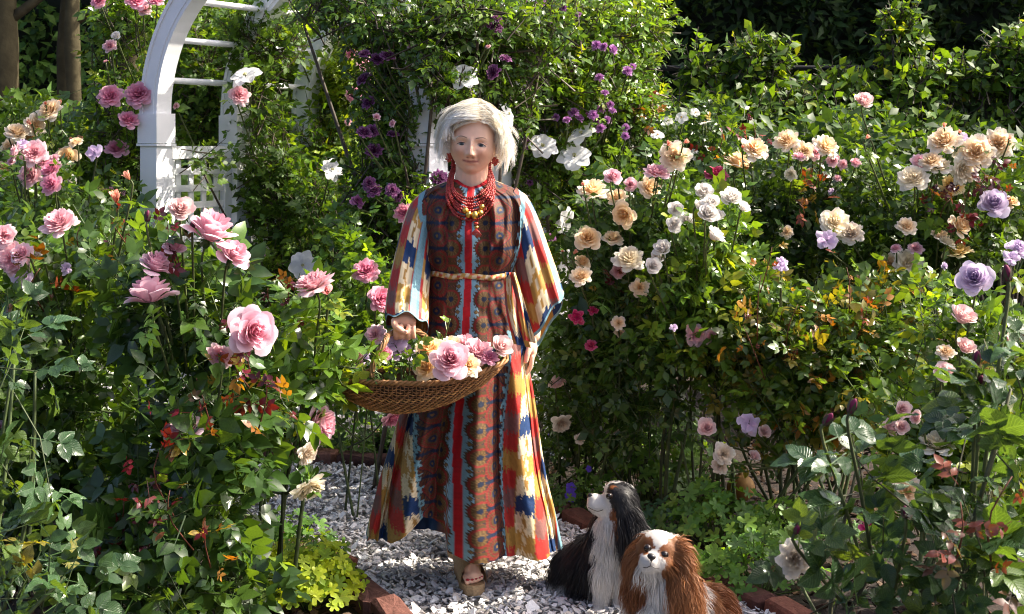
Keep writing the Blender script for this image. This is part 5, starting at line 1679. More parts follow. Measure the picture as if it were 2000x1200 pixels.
def table(v, col):
    """smooth interpolation of ROWS[:, col] at row coordinate v"""
    x = np.arange(len(ROWS))
    P = ROWS[:, col]
    i = np.clip(v.astype(int), 0, len(ROWS) - 2)
    f = v - i
    m = np.gradient(P)
    h00, h10, h01, h11 = 2 * f ** 3 - 3 * f ** 2 + 1, f ** 3 - 2 * f ** 2 + f, -2 * f ** 3 + 3 * f ** 2, f ** 3 - f ** 2
    return h00 * P[i] + h10 * m[i] + h01 * P[i + 1] + h11 * m[i + 1]


NR, YC = 390, 5.06
thf = np.linspace(-.12, np.pi + .12, 256)
thb = np.linspace(np.pi + .12, 2 * np.pi - .12, 42)[1:-1]
TH = np.concatenate([thf, thb])
NT = len(TH)
lens = np.abs(np.diff(ROWS[:, 0])); cum = np.concatenate([[0], np.cumsum(lens)])
vv = np.interp(np.linspace(0, cum[-1], NR), cum, np.arange(len(ROWS)))
cosT, sinT = np.cos(TH)[None], np.sin(TH)[None]
L_, R_, B_, TR = [table(vv, k)[:, None] for k in (2, 3, 4, 5)]
pyF, pyS = table(vv, 0)[:, None], table(vv, 1)[:, None]
half = (R_ - L_) / 2; mid = (R_ + L_) / 2
X = mid + half * np.sign(cosT) * np.abs(cosT) ** .92
py = pyF + (pyS - pyF) * np.abs(cosT) ** 1.6
py = np.where(sinT < 0, py + (pyS - pyF) * np.abs(sinT) * .8 * (pyF < 440), py)
# hem height round the skirt
hem_c = np.interp(cosT, [-1, -.86, -.66, -.54, -.40, -.16, -.115, -.085, .3, 1], [1036, 1042, 1036, 1012, 990, 1000, 1006, 1054, 1060, 1068])
hem_c = np.where(sinT < 0, 1068 + 8 * cosT, hem_c)
k = np.clip((py - 545) / (1090 - 545), 0, 1)
pyh = 545 + k * (hem_c - 545)
py = np.where(py > 545, py + (pyh - py) * k ** 2.2 + 0, py)
fade = smooth01((pyF - 535) / 420)
fold = fade * (.042 * np.sin(TH * 9 + .6 + .5 * fade) + .016 * np.sin(TH * 17 + 1.3) + .010 * np.sin(TH * 29 + 2.0))
fold = fold - .055 * fade * gauss(cosT, -.34, .16) * (sinT > 0) + .03 * fade * gauss(cosT, .18, .12) * (sinT > 0)
up_f = smooth01((535 - pyF) / 60) * smooth01((pyF - 372) / 40)
fold = fold + up_f * (.010 * np.sin(TH * 11 + pyF * .02) + .008 * np.sin(TH * 19 - pyF * .035 + 1))
wz = np.stack([cosT * 6 + 0 * pyF, pyF / 42 + 0 * cosT, sinT * 4 + 0 * pyF], -1)
fold = fold + .010 * (vnoise(wz) - .5) + .012 * (vnoise(wz * 2.1 + 5) - .5) * (.5 + up_f)
Yw = YC - B_ * np.sign(sinT) * np.abs(sinT) ** .95
Yw = Yw - fold * np.sign(sinT) * np.abs(sinT) ** .4
# bust and gathered waist
Yw = Yw - .020 * gauss(pyF, 462, 32) * (gauss(cosT, -.36, .28) + gauss(cosT, .36, .28)) * (sinT > 0)
X = X + fade * 10 * np.sin(TH * 9 + 1.9) * np.abs(sinT)
V = np.stack([(X - 1000) / F * YC, Yw + 0 * X, HC - (py - H0) / F * YC], -1)
# arc length from the trim, along each row
nf = len(thf)
Xs = mid + half * np.sign(cosT) * np.abs(cosT) ** .92
Ys = -B_ * np.sign(sinT) * np.abs(sinT) ** .95 * F / YC
dx = np.hypot(np.diff(Xs[:, :nf], axis=1), np.diff(Ys[:, :nf], axis=1) * .6) / F * YC
arc = np.concatenate([np.zeros((NR, 1)), np.cumsum(dx, 1)], 1)
a0 = np.array([np.interp(-TR[i, 0], -Xs[i, :nf], arc[i]) for i in range(NR)])[:, None]
S = np.concatenate([-(arc - a0), np.full((NR, NT - nf), .5) + TH[None, nf:] * .1], 1)
tdown = (py - 360) / F * YC
wp = np.interp(pyF, [360, 420, 480, 535, 640, 800, 1000, 1090], [.30, .19, .175, .155, .150, .150, .150, .150]) + 0 * S
colr = kaftan_col(S, tdown, wp)
nk = (pyF < 368) & (sinT > -2)
colr = np.where((nk + 0 * S > 0)[..., None], RED_C, colr)
Qk = grid_faces(NT, NR, True)
pobj('kaftan', mesh_np('kaftan', V.reshape(-1, 3), None, Qk[:, ::-1], colr.reshape(-1, 3), M_CLOTH))
kaf = person.children[-1]
KV, KX, KPY = V, X, py


def chest_y(px, pyv, lift=.004):
    d = (KX - px) ** 2 + (KPY - pyv) ** 2 + (sinT < 0) * 1e6
    i, j = np.unravel_index(np.argmin(d), d.shape)
    return KV[i, j, 1] - lift


# sleeves
def sleeve(outer, inner, ys, depth, front_dpy, back_dpy, seed, blue_at):
    n, m = 160, 116
    O, I = spline(np.array(outer, float), n), spline(np.array(inner, float), n)
    yy = np.interp(np.linspace(0, 1, n), np.linspace(0, 1, len(ys)), ys)[:, None]
    dp = np.interp(np.linspace(0, 1, n), np.linspace(0, 1, len(depth)), depth)[:, None]
    al = np.linspace(0, 2 * np.pi, m, endpoint=False)[None]
    t = np.linspace(0, 1, n)[:, None]
    r = np.random.default_rng(seed)
    cx, cz = (O[:, :1] + I[:, :1]) / 2, (O[:, 1:] + I[:, 1:]) / 2
    hx, hz = (O[:, :1] - I[:, :1]) / 2, (O[:, 1:] - I[:, 1:]) / 2
    ca, sa = np.cos(al), np.sin(al)
    fo = 1 + t * (.10 * np.sin(al * 5 + seed) + .07 * np.sin(al * 9 + 2 + seed) + .05 * np.sin(al * 14 + t * 3))
    px = cx + hx * ca * (.96 + .04 * fo)
    pz = cz + hz * ca
    pz = pz + t ** 2 * np.where(sa > 0, front_dpy * sa, back_dpy * -sa) + t ** 3 * 5 * np.sin(al * 5 + seed)
    Y = yy - dp * sa * fo + .012 * (vnoise(np.stack([al * 2 + 0 * t, t * 7 + 0 * al, 0 * al + 0 * t + seed], -1)) - .5)
    V = np.stack([(px - 1000) / F * Y, Y, HC - (pz - H0) / F * Y], -1)
    per = al / (2 * np.pi) * .46
    ln = t * np.linalg.norm(np.diff(O, axis=0), axis=1).sum() / F * 5.05
    c = ikat(per + 0 * t + seed, ln + 0 * per, .048)
    bl = BLUE_C * (.75 + .35 * vnoise(np.stack([per * 900 + 0 * t, ln * 900 + 0 * per, 0 * per + 0 * t], -1)))[..., None]
    da = np.abs((al - blue_at + np.pi) % (2 * np.pi) - np.pi)
    c = np.where(((da < .22) & (t > .12))[..., None], bl, c)
    c = np.where(((t > .955) + 0 * al > 0)[..., None], bl, c)
    shoulder = (t < .22 - .16 * np.abs(ca)) & (sa > -.3)
    c = np.where((shoulder)[..., None], paisley(np.abs(px - 918) / F * 5.05 % .11 + .03, (pz - 360) / F * 5.05), c)
    c = np.where(((t > .20 - .16 * np.abs(ca)) & (t < .26 - .16 * np.abs(ca)))[..., None], bl, c)
    me = mesh_np('sleeve', V.reshape(-1, 3), None, grid_faces(m, n, True), c.reshape(-1, 3), M_CLOTH)
    return pobj('sleeve', me)


sleeve([(838, 366), (806, 392), (788, 432), (773, 490), (760, 550), (752, 604), (754, 628)], [(868, 420), (852, 440), (846, 480), (842, 530), (838, 580), (838, 620), (836, 640)],
       [5.08, 5.07, 5.02, 4.92, 4.85], [.075, .085, .09, .085, .075], -20, 22, 3, 1.9)
sleeve([(1008, 366), (1035, 392), (1053, 430), (1070, 478), (1086, 524), (1097, 560), (1102, 578)], [(978, 420), (992, 450), (998, 500), (1004, 550), (1012, 600), (1022, 645), (1031, 682)],
       [5.08, 5.08, 5.08, 5.07, 5.06], [.075, .09, .085, .075, .07], -4, 22, 5, .45)

# belt and its hanging end
pxs = np.linspace(834, 1004, 60)
mbb = MB()
b0, b1, cB = [], [], []
for a in np.linspace(-.05, math.pi + .05, 120):
    x = 919.5 + 84 * math.cos(a)
    y = chest_y(min(max(x, 840), 999), 535, .0) if math.sin(a) > .25 else YC - .118 * math.sin(a)
    y -= .006
    sag = 3 * math.cos(a) + 1.5 * math.sin(a * 7)
    for dz, dy in ((-5.5, .004), (-4.5, -.002), (0, -.004), (4.5, -.002), (5.5, .004)):
        b0.append(np.array([(x - 1000) / F * YC, y + dy, HC - (535 + dz + sag - H0) / F * YC]))
        cB.append((a * .13, dz / 550))
cB = np.array(cB)
bc = np.array([CREAM, GOLDC, CREAM * .85, GOLDC * 1.2, IRED])[(np.floor((cB[:, 0] * .9 + cB[:, 1] * 2.2) / .011).astype(int)) % 5]
pobj('belt', mesh_np('belt', np.array(b0), None, grid_faces(5, 120), bc, M_CLOTH), kaf)
for off, end, seed, w0, w1 in ((0, [(994, 532), (996, 570), (1004, 620), (1020, 676)], 2, 8, 17), (7, [(1000, 532), (1012, 572), (1024, 620), (1036, 668)], 9, 6, 12)):
    ce = spline(np.array(end, float), 60)
    us = np.linspace(-1, 1, 21)
    tt = np.linspace(0, 1, 60)[:, None]
    wd = w0 + (w1 - w0) * tt
    px = ce[:, :1] + us[None] * wd
    pz = ce[:, 1:] + 0 * us[None] + us[None] * 4 * tt
    Y = 4.915 - off * .002 + .008 * np.sin(us * 4 + tt * 5 + seed) - .03 * tt
    V = np.stack([(px - 1000) / F * Y, Y, HC - (pz - H0) / F * Y], -1)
    c = ikat(us[None] * .03 + seed + 0 * tt, tt * .27 + 0 * us[None], .03)
    pobj('belt_end', mesh_np('belt_end', V.reshape(-1, 3), None, grid_faces(21, 60), c.reshape(-1, 3), M_CLOTH), kaf)

# ---- necklace
for i in range(8):
    wv, bt = 35 + 2.1 * i, 386 + 6.4 * i
    ts = np.linspace(-.18, math.pi + .18, 300)
    px = 919 + (32 + .9 * i + (9 + 1.5 * i) * np.clip(np.sin(ts), 0, 1) ** .5) * np.cos(ts) + 2 * np.sin(ts) * (i % 3 - 1)
    pz = 336 - i * .4 + (bt - 336) * np.sign(np.sin(ts)) * np.abs(np.sin(ts)) ** .8
    P = []
    for x, z, t in zip(px, pz, ts):
        yn = 5.07 - .075 * max(math.sin(t), -.3) ** 1 if math.sin(t) < .5 else None
        yc = chest_y(x, max(z, 366), .006) if z > 352 else 5.03
        k = smooth01((z - 345) / 40)
        y = lerp(5.075 - .085 * np.clip(math.sin(t), 0, 1) ** .7, yc, k) - .002 * (i % 3)
        P.append(np.array([(x - 1000) / F * 5.0, y, HC - (z - H0) / F * 5.0]))
    P = np.array(P)
    sl = np.concatenate([[0], np.cumsum(np.linalg.norm(np.diff(P, axis=0), axis=1))])
    mb = MB()
    s0 = .0
    while s0 < sl[-1]:
        p = np.array([np.interp(s0, sl, P[:, a]) for a in range(3)])
        r = .0043 * rng.uniform(.9, 1.1)
        mb.ell(p + rng.normal(0, .0006, 3), (r, r, r * .95), None, 8, 6, np.array([.33, .025, .018]) * rng.uniform(.75, 1.2))
        s0 += .0083
    pobj('bead_strand', mb.mesh('bead_strand', M_BEAD))
for (x, z, r, el) in ((910, 409, .0098, 1.2), (916.5, 417, .0108, 1.25), (928.5, 418, .0112, 1.35), (939, 414, .0108, 1.15), (942, 403, .0092, 1.2), (932, 441, .0075, .75)):
    y = chest_y(x, z, .020)
    mb = MB().ell(np.array([(x - 1000) / F * 5.0, y, HC - (z - H0) / F * 5.0]), (r, r, r * el * .95), roty(rng.normal(0, .4)), 14, 10, (.72, .45, .10))
    pobj('gold_bead', mb.mesh('gold_bead', M_GOLD))
mb = MB()
pc = np.array([(931 - 1000) / F * 5.0, chest_y(931, 436, .014), HC - (434 - H0) / F * 5.0])
mb.ell(pc, (.0085, .0065, .0045), None, 12, 8, (.38, .03, .02))
for k in range(9):
    a = (k - 4) * .27
    mb.tube(spline([pc + [0, 0, -.020], pc + [math.sin(a) * .012, -.004, -.030], pc + [math.sin(a) * .022, -.002, -.030 - .022 * math.cos(a)]], 6), [.0022, .0022, .002, .0018, .0016, .001], 6, (.40, .03, .02))
pobj('pendant', mb.mesh('pendant', M_BEAD))


# ---- sandals
def sandal(h, t, d, s, side, name='sandal'):
    mb = MB()
    k = 22
    us = np.linspace(-.22, 1.16, k)
    L = np.linalg.norm((t - h)[:2])
    d2 = unit(np.array([t[0] - h[0], t[1] - h[1], 0])); s2 = np.array([-d2[1], d2[0], 0])
    wd = np.interp(us, [-.22, -.12, .2, .75, 1.0, 1.1, 1.16], [.012, .028, .031, .042, .040, .030, .010])
    top = np.interp(us, [-.22, .3, .8, 1.2], [h[2], h[2] * .85 + t[2] * .15, t[2], t[2] + .002])
    bot = np.interp(us, [-.22, .9, 1.16], [h[2] - .094 if name == 'sandal' and side < 0 else h[2] - .09, t[2] - .046, t[2] - .034])
    V = []
    for u, w_, zt, zb in zip(us, wd, top, bot):
        c0 = h + d2 * L * u
        for sx, zz, e in ((-1, zb, .94), (1, zb, .94), (1, zt - .004, 1), (1, zt, .96), (-1, zt, .96), (-1, zt - .004, 1)):
            V.append([c0[0] + s2[0] * w_ * sx * e, c0[1] + s2[1] * w_ * sx * e, zz])
    V = np.array(V)
    Q = [[i * 6 + j, i * 6 + (j + 1) % 6, (i + 1) * 6 + (j + 1) % 6, (i + 1) * 6 + j] for i in range(k - 1) for j in range(6)]
    e = (k - 1) * 6
    Q += [[0, 5, 4, 1], [5, 4, 1, 0]][:1] + [[1, 4, 3, 2], [e, e + 1, e + 4, e + 5], [e + 1, e + 2, e + 3, e + 4]]
    so = pobj(name, mb.add(V, None, Q, (.46, .31, .17)).mesh('sandal', M_CORK, False))
    for (u0, u1, hgt, tl) in ((.24, .62, .118, .10), (.44, .84, .108, -.10), (.62, .98, .092, .06)):
        a = np.linspace(-.15, math.pi + .15, 22)
        us2 = np.linspace(u0, u1, 7)
        P = []
        for ui in us2:
            c0 = h + d2 * L * ui
            zt = np.interp(ui, us, top)
            for aa in a:
                sh = tl * math.cos(aa) * .5
                cc = c0 + d2 * L * sh
                hh = hgt * (1 - .5 * (ui - u0))
                P.append([cc[0] + s2[0] * .0440 * math.cos(aa), cc[1] + s2[1] * .0440 * math.cos(aa), zt + max(-.004, (hh - .006) * math.sin(aa) ** .8 if math.sin(aa) > 0 else -.004)])
        pobj('strap', mesh_np('strap', np.array(P), None, grid_faces(22, 7), (.42, .29, .16), M_STRAP), so)
    return so


sandal(fh, ft, fd, fs, -1)
sandal(rh, rt, rd, rs, 1)
for k, (o, L, r) in enumerate(((-.026, .030, .0125), (-.010, .030, .0100), (.004, .026, .0092), (.017, .020, .0085), (.028, .012, .0078))):
    p = ft + fs * o * -1 + [0, 0, .017] - fd * .018 + fd * (L + r * .45) + [0, 0, r * .45]
    pobj('toenail', MB().ell(p, (r * .6, r * .5, r * .35), None, 8, 6, (.45, .02, .03)).mesh('toenail', M_BEAD))
pobj('thumbnail', MB().ell(ROD + [.006, -.0425, .001], (.0055, .002, .0045), roty(.6), 8, 6, (.72, .48, .42)).mesh('thumbnail', M_SKIN))

# ================================================================== the flower basket
M_WICK = col_mat('wicker', rough=0.5, spec=0.4, noisecol=0.35, nscale=45)
BK = at(818, 780, 4.78)
basket = thing('basket', BK, 'brown boat shaped wicker basket full of cut roses held by its handle', 'basket')
u_t = [-1, -.92, -.75, -.5, -.2, .1, .4, .7, .9, 1.0]
W_T = [.012, .045, .088, .118, .132, .132, .122, .104, .080, .045]
RIM_T = [741, 739, 737, 735, 736, 738, 735, 722, 710, 703]
BOT_T = [745, 757, 776, 796, 805, 800, 784, 757, 727, 706]


def bpt(u, v, off=0.0):
    """u along the length, v 0..pi from near rim under to far rim"""
    u = np.asarray(u, float); v = np.asarray(v, float)
    w = np.interp(u, u_t, W_T); rz = np.interp(u, u_t, RIM_T); bz = np.interp(u, u_t, BOT_T)
    dep = (bz - rz) / F * 4.78
    x = ((813 + 176 * u) - 1000) / F * 4.78
    y = 4.79 - (w + off) * np.sign(np.cos(v)) * np.abs(np.cos(v)) ** .8 + .02 * u
    z = HC - (rz - H0) / F * 4.78 - (dep + off) * np.abs(np.sin(v)) ** .75 + .045 * 0
    return np.stack([x + 0 * y, y, z], -1)


def bobj(name, me, parent=None, kind=None):
    me.transform(Matrix.Translation(-Vector(BK)))
    o = obj(name, me, parent or basket)
    if kind: o['kind'] = kind
    return o


uu, v2 = np.meshgrid(np.linspace(-1, 1, 70), np.linspace(0, np.pi, 30))
bobj('gap_backing', mesh_np('gap_backing', bpt(uu, v2, -.006).reshape(-1, 3), None, grid_faces(70, 30), (.05, .022, .008), M_WICK))  # dark inner hull added so nothing shows through the weave
nst = 46
mb = MB()
for i in range(nst):
    u = -.96 + 1.93 * i / (nst - 1)
    mb.tube(bpt(np.full(26, u), np.linspace(0, np.pi, 26)), .0024, 5, np.array([.16, .07, .022]) * rng.uniform(.7, 1.2), caps=False)
bobj('stakes', mb.mesh('stakes', M_WICK), kind='stuff')
mb = MB()
us = np.linspace(-.985, .985, 185)
for r in range(46):
    v = .05 + (np.pi - .1) * r / 45
    ph = np.pi * (us + .96) / 1.93 * (nst - 1) + r * np.pi * .62
    P = bpt(us, np.full(185, v) + .012 * np.sin(ph * .5), .0030 * np.cos(ph))
    base = np.array([(.34, .155, .045), (.27, .115, .034), (.40, .20, .06), (.20, .08, .026)][int(rng.integers(4))]) * rng.uniform(.8, 1.15)
    mb.tube(P, .0026, 4, base, caps=False)
bobj('weave', mb.mesh('weave', M_WICK), kind='stuff')
rim_u = np.concatenate([np.linspace(-1, 1, 110), np.linspace(1, -1, 110)])
rim_v = np.concatenate([np.zeros(110), np.full(110, np.pi)])
RP = bpt(rim_u, rim_v, .002)
RP = np.concatenate([RP, RP[:1]])
d = unit(np.gradient(RP, axis=0)); nx = unit(np.cross(d, [0, 0, 1.0])); nz = np.cross(nx, d)
for k in range(3):
    a = np.arange(len(RP)) * .62 + k * 2.094
    P = RP + nx * (np.cos(a) * .0055)[:, None] + nz * (np.sin(a) * .0055)[:, None]
    bobj('rim_braid', MB().tube(P, .0046, 6, np.array([.27, .13, .045]) * (.85 + .15 * k), caps=False).mesh('rim_braid', M_WICK))
hb0, hb1 = bpt(-.45, 0.0), bpt(.16, np.pi)
H = spline([hb0 + [0, .01, -.02], hb0 + [.0, .012, .05], at(752, 668, 4.70), ROD + [-.052, -.020, -.012], ROD, ROD + [.030, .012, -.001], at(834, 662, 4.87), hb1 + [.004, -.01, .05], hb1 + [0, 0, -.02]], 150)
d = unit(np.gradient(H, axis=0)); nx = unit(np.cross(d, [.3, .8, .2])); nz = np.cross(nx, d)
for k in range(5):
    a = np.arange(150) * .16 + k * 1.2566
    P = H + nx * (np.cos(a) * .0062)[:, None] + nz * (np.sin(a) * .0062)[:, None]
    bobj('handle_strand', MB().tube(P, .0044, 6, np.array([.24, .125, .05]) * (.8 + .09 * k), caps=False).mesh('handle_strand', M_WICK))


def cut_rose(kind, px, py, w, Y, axis, label):
    p = at(px, py, Y)
    root = thing('cut_rose', p, label, 'rose', 'cut flowers in the basket')
    add_bloom(root, p, p, w * 1.18 / F * Y, kind, axis, True)
    ax = unit(np.array(axis, float))
    end = np.array([p[0] * .6 + BK[0] * .4, 4.79, BK[2] + .03]) - p
    pts = spline([-ax * w / F * Y * .05, -ax * .04, end], 8)
    obj('flower_stem', MB().tube(pts, .003, 6, (.06, .10, .03)).mesh('flower_stem', M_STEM), root)
    return root


cut_rose('apricot', 842, 694, 64, 4.72, (-.1, -.6, .8), 'yellow apricot rose lying among the cut roses in the basket')
cut_rose('apricot', 836, 722, 52, 4.68, (-.3, -.8, .4), 'pale peach rose tucked against the near basket rim')
cut_rose('pink', 880, 709, 78, 4.655, (.05, -.85, .5), 'large open pink rose in front of the other basket roses')
cut_rose('peach', 914, 716, 46, 4.68, (.3, -.8, .4), 'small peach rose half under the large pink basket rose')
cut_rose('rosy', 932, 694, 62, 4.75, (.2, -.6, .75), 'ruffled rosy pink rose beside the white basket rose')
cut_rose('rosy', 908, 674, 44, 4.82, (0, -.4, .9), 'pink rose at the back of the basket roses')
cut_rose('blush', 974, 684, 54, 4.75, (.35, -.7, .55), 'white blush rose at the raised end of the basket')
cut_rose('peach', 880, 678, 44, 4.80, (0, -.5, .85), 'cream peach rose behind the large pink basket rose')
cut_rose('hot', 955, 702, 34, 4.72, (.2, -.5, .6), 'dark pink rose squeezed under the white basket rose')
cut_rose('lilac', 770, 672, 52, 4.80, (-.2, -.7, .6), 'lilac ruffled flower under the basket handle')
cut_rose('lilac', 790, 690, 46, 4.84, (.2, -.6, .7), 'pale lilac flower behind the basket leaves')
cut_rose('lilac', 752, 690, 40, 4.82, (-.3, -.6, .6), 'lilac flower next to the twisted basket handle')
cut_rose('hot', 750, 692, 30, 4.74, (.1, -.8, .4), 'bright pink bud rose beside the basket handle')
cut_rose('rosy', 734, 656, 38, 4.84, (-.2, -.7, .5), 'small pink rose rising behind the basket handle')
cut_rose('blush', 708, 704, 44, 4.76, (-.6, -.6, .4), 'blush white flower at the pointed end of the basket')


def spray(px, py, Y, n, size, pal, label, dirn, kind='rosehi'):
    p = at(px, py, Y)
    root = thing('leaf_spray', p, label, 'leaves', 'leafy sprays in the basket')
    st = spline([[0, 0, -.06], [0, 0, 0], np.array(dirn) * .1], 8)
    obj('stem', MB().tube(st, .0028, 6, (.07, .10, .03)).mesh('stem', M_STEM), root)
    for i in range(n):
        q = st[min(7, 2 + i)]
        d = unit(rng.normal(0, .7, 3) + np.array(dirn) * .5 + [0, -.25, 0])
        nn = unit(rng.normal(0, .4, 3) + [0, -.6, .6])
        c = pick_col(pal, 1)[0][0]
        vs = leaf_variants(kind, tuple(c), c, M_LEAFN)
        R = frames(d[None], nn[None])[0]
        obj('leaf', vs[int(rng.integers(len(vs)))], root, matrix=Matrix.Translation(Vector(q)) @ Matrix(R.tolist()).to_4x4() @ Matrix.Scale(float(size * rng.uniform(.8, 1.2)), 4))


spray(800, 705, 4.72, 6, .075, GREEN, 'green rose leaves in the middle of the basket', (.2, -.5, .6))
spray(770, 715, 4.70, 5, .07, GREEN, 'dark green rose leaves against the near basket rim', (.4, -.5, .3))
spray(730, 700, 4.70, 5, .085, YOUNG, 'bright yellow green leaves at the basket handle', (-.3, -.4, .5))
spray(680, 725, 4.74, 6, .08, GREEN, 'green leaves spilling over the pointed basket end', (-.6, -.4, .2))
spray(690, 690, 4.78, 6, .085, YOUNG, 'sunlit lime leaves above the pointed basket end', (-.3, -.3, .6))
spray(868, 668, 4.82, 4, .07, GREEN, 'green leaves standing between the basket roses', (.2, -.2, .8))
spray(745, 735, 4.70, 4, .06, DARK, 'small dark leaves tucked below the basket handle', (-.2, -.5, .2))
spray(660, 700, 4.80, 6, .10, LIGHT, 'broad sunlit leaves hanging past the pointed basket end', (-.5, -.4, .3))
spray(712, 720, 4.71, 5, .08, LIGHT, 'fresh green leaves lying on the near rim by the handle', (-.2, -.6, .3))
spray(785, 722, 4.69, 5, .065, LIGHT, 'light green leaves beside the pale peach basket rose', (.3, -.6, .3))

# ================================================================== the dogs
M_FUR = col_mat('fur', rough=0.5, spec=0.35, trans=0.12)
M_NOSE = col_mat('nose', rough=0.35, spec=0.5)
BLK, WHT, TAN, CHE, CHD, PNK = [np.array(c) for c in ((.014, .013, .014), (.66, .63, .59), (.22, .075, .022), (.26, .105, .038), (.18, .062, .02), (.45, .28, .25))]


def fur(V, N, T, Q, n, colf, lenf, flowf, name, lift=.35, width=.0009, seg=5):
    F4 = np.concatenate([Q, np.concatenate([T, T[:, :1]], 1)]) if len(T) else Q
    a = V[F4[:, 0]]; area = np.linalg.norm(np.cross(V[F4[:, 1]] - a, V[F4[:, 2]] - a), axis=1)
    dens = lenf(V[F4].mean(1))[1]
    pr = area * dens; pr /= pr.sum()
    fi = rng.choice(len(F4), n, p=pr)
    w = rng.dirichlet((1, 1, 1, 1), n)
    P = (V[F4[fi]] * w[..., None]).sum(1); Nn = unit((N[F4[fi]] * w[..., None]).sum(1))
    L, _, wav = lenf(P)
    L = L * rng.uniform(.6, 1.25, n)
    fl = flowf(P)
    fl = fl - Nn * (fl * Nn).sum(1, keepdims=True)
    d = unit(unit(fl) + Nn * lift + rng.normal(0, .12, (n, 3)))
    t = np.linspace(0, 1, seg)
    path = P[:, None] - Nn[:, None] * .002 + d[:, None] * (L[:, None] * t[None])[..., None]
    path[..., 2] -= (.45 * L[:, None] * t[None] ** 2)
    path += Nn[:, None] * (.12 * L[:, None] * np.sin(t * 2.6)[None])[..., None]
    s = unit(np.cross(d, Nn))
    phs = (vnoise(P * 22) * 12)[:, None]
    path += s[:, None] * (wav[:, None] * np.sin(t[None] * 13 + phs) * t[None])[..., None]
    path[..., 2] = np.maximum(path[..., 2], .003)
    c = colf(P)
    c = c * np.exp(rng.normal(0, .13, (n, 1)))
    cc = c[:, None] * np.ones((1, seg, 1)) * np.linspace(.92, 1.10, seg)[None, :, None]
    wd = (width * (.5 + np.minimum(L / .04, 1.2)))[:, None] * np.interp(t, [0, .5, 1], [1, .9, .15])[None]
    V2, Q2, c2 = ribbons(path, wd, np.clip(cc, 0, .9))
    return mesh_np(name, V2, None, Q2, c2, M_FUR)


def seeds_colour(seeds, sharp=60):
    P0 = np.array([at(a, b, y) for a, b, y, _, _ in seeds]); cols = np.array([c for *_, c, _ in seeds]); wr = np.array([w for *_, w in seeds])

    def f(P):
        jit = (np.stack([vnoise(P * 55), vnoise(P * 55 + 20), vnoise(P * 55 + 40)], -1) - .5) * .022
        d = np.linalg.norm((P + jit)[:, None] - P0[None], axis=-1) / wr[None]
        return cols[np.argmin(d, 1)]
    return f


def dog(name, label, base, ells, limbs_, seeds, lens, flows, eyes, nose, n, mouths=()):
    b = np.array([base[0], base[1], 0.0])
    root = thing(name, b, label, 'dog', 'spaniels sitting at the path edge')
    mb = MB()
    for e in ells:
        px, py, Y, rx, rz, ry = e[:6]
        R = e[6] if len(e) > 6 else None
        mb.ell(at(px, py, Y), (rx / F * Y, ry, rz / F * Y), R, 24, 16)
    for pts, rads in limbs_:
        limb(mb, [at(*p) for p in pts], rads, 16, 12)
    V, N, T, Q = remesh(mb, .0055, 6, .5)
    colf = seeds_colour(seeds)

    def lenf(P):
        D = np.stack([np.linalg.norm(P - at(a, c, y), axis=1) / r for a, c, y, r, *_ in lens], 1)
        k = np.argmin(D, 1)
        A = np.array([l[4:] for l in lens])
        return A[k, 0], A[k, 1], A[k, 2]

    def flowf(P):
        D = np.stack([np.linalg.norm(P - at(a, c, y), axis=1) for a, c, y, *_ in flows], 1)
        w = 1 / (D ** 3 + 1e-6)
        return unit((w[..., None] * np.array([f[3] for f in flows], float)[None]).sum(1))
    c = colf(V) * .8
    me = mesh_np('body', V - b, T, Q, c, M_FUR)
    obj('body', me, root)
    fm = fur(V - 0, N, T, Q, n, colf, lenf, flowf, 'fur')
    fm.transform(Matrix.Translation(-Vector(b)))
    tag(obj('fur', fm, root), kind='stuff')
    for (px, py, Y, r) in eyes:
        p = at(px, py, Y)
        mb = MB().ell(p - b, (r, r, r), None, 16, 12, (.012, .007, .005))
        o = obj('eye', mb.mesh('eye', M_EYE), root)
        k = MB().tube([p - b + [math.cos(a) * r * .95, -r * .42, math.sin(a) * r * .82] for a in np.linspace(0, 6.283, 14)], r * .15, 5, (.03, .016, .01), caps=False)
        obj('eyelid', k.mesh('eyelid', M_NOSE), root)
    px, py, Y, rx, rz = nose[:5]
    p = at(px, py, Y)
    nm = MB().ell(p - b, (rx, rx * .8, rz), nose[5] if len(nose) > 5 else None, 16, 12, (.012, .011, .012))
    nm.ell(p - b + [0, rx * .1, -rz * .9], (rx * .35, rx * .4, rz * .7), None, 10, 8, (.012, .011, .012))
    obj('nose', nm.mesh('nose', M_NOSE), root)
    sx, sz = V[:, 0] / V[:, 1] * F + 1000, (HC - V[:, 2]) / V[:, 1] * F + H0
    for path in mouths:
        P = []
        for (x, z) in spline(np.array(path, float), 9):
            k = np.where(np.hypot(sx - x, sz - z) < 5)[0]
            if len(k): P.append(at(x, z, V[k, 1].min() - .0035) - b)
        if len(P) > 2:
            obj('mouth', MB().tube(np.array(P), .0013, 6, (.03, .018, .016)).mesh('mouth', M_NOSE), root)
    return root, V, N


DN = (0, 0, -1)
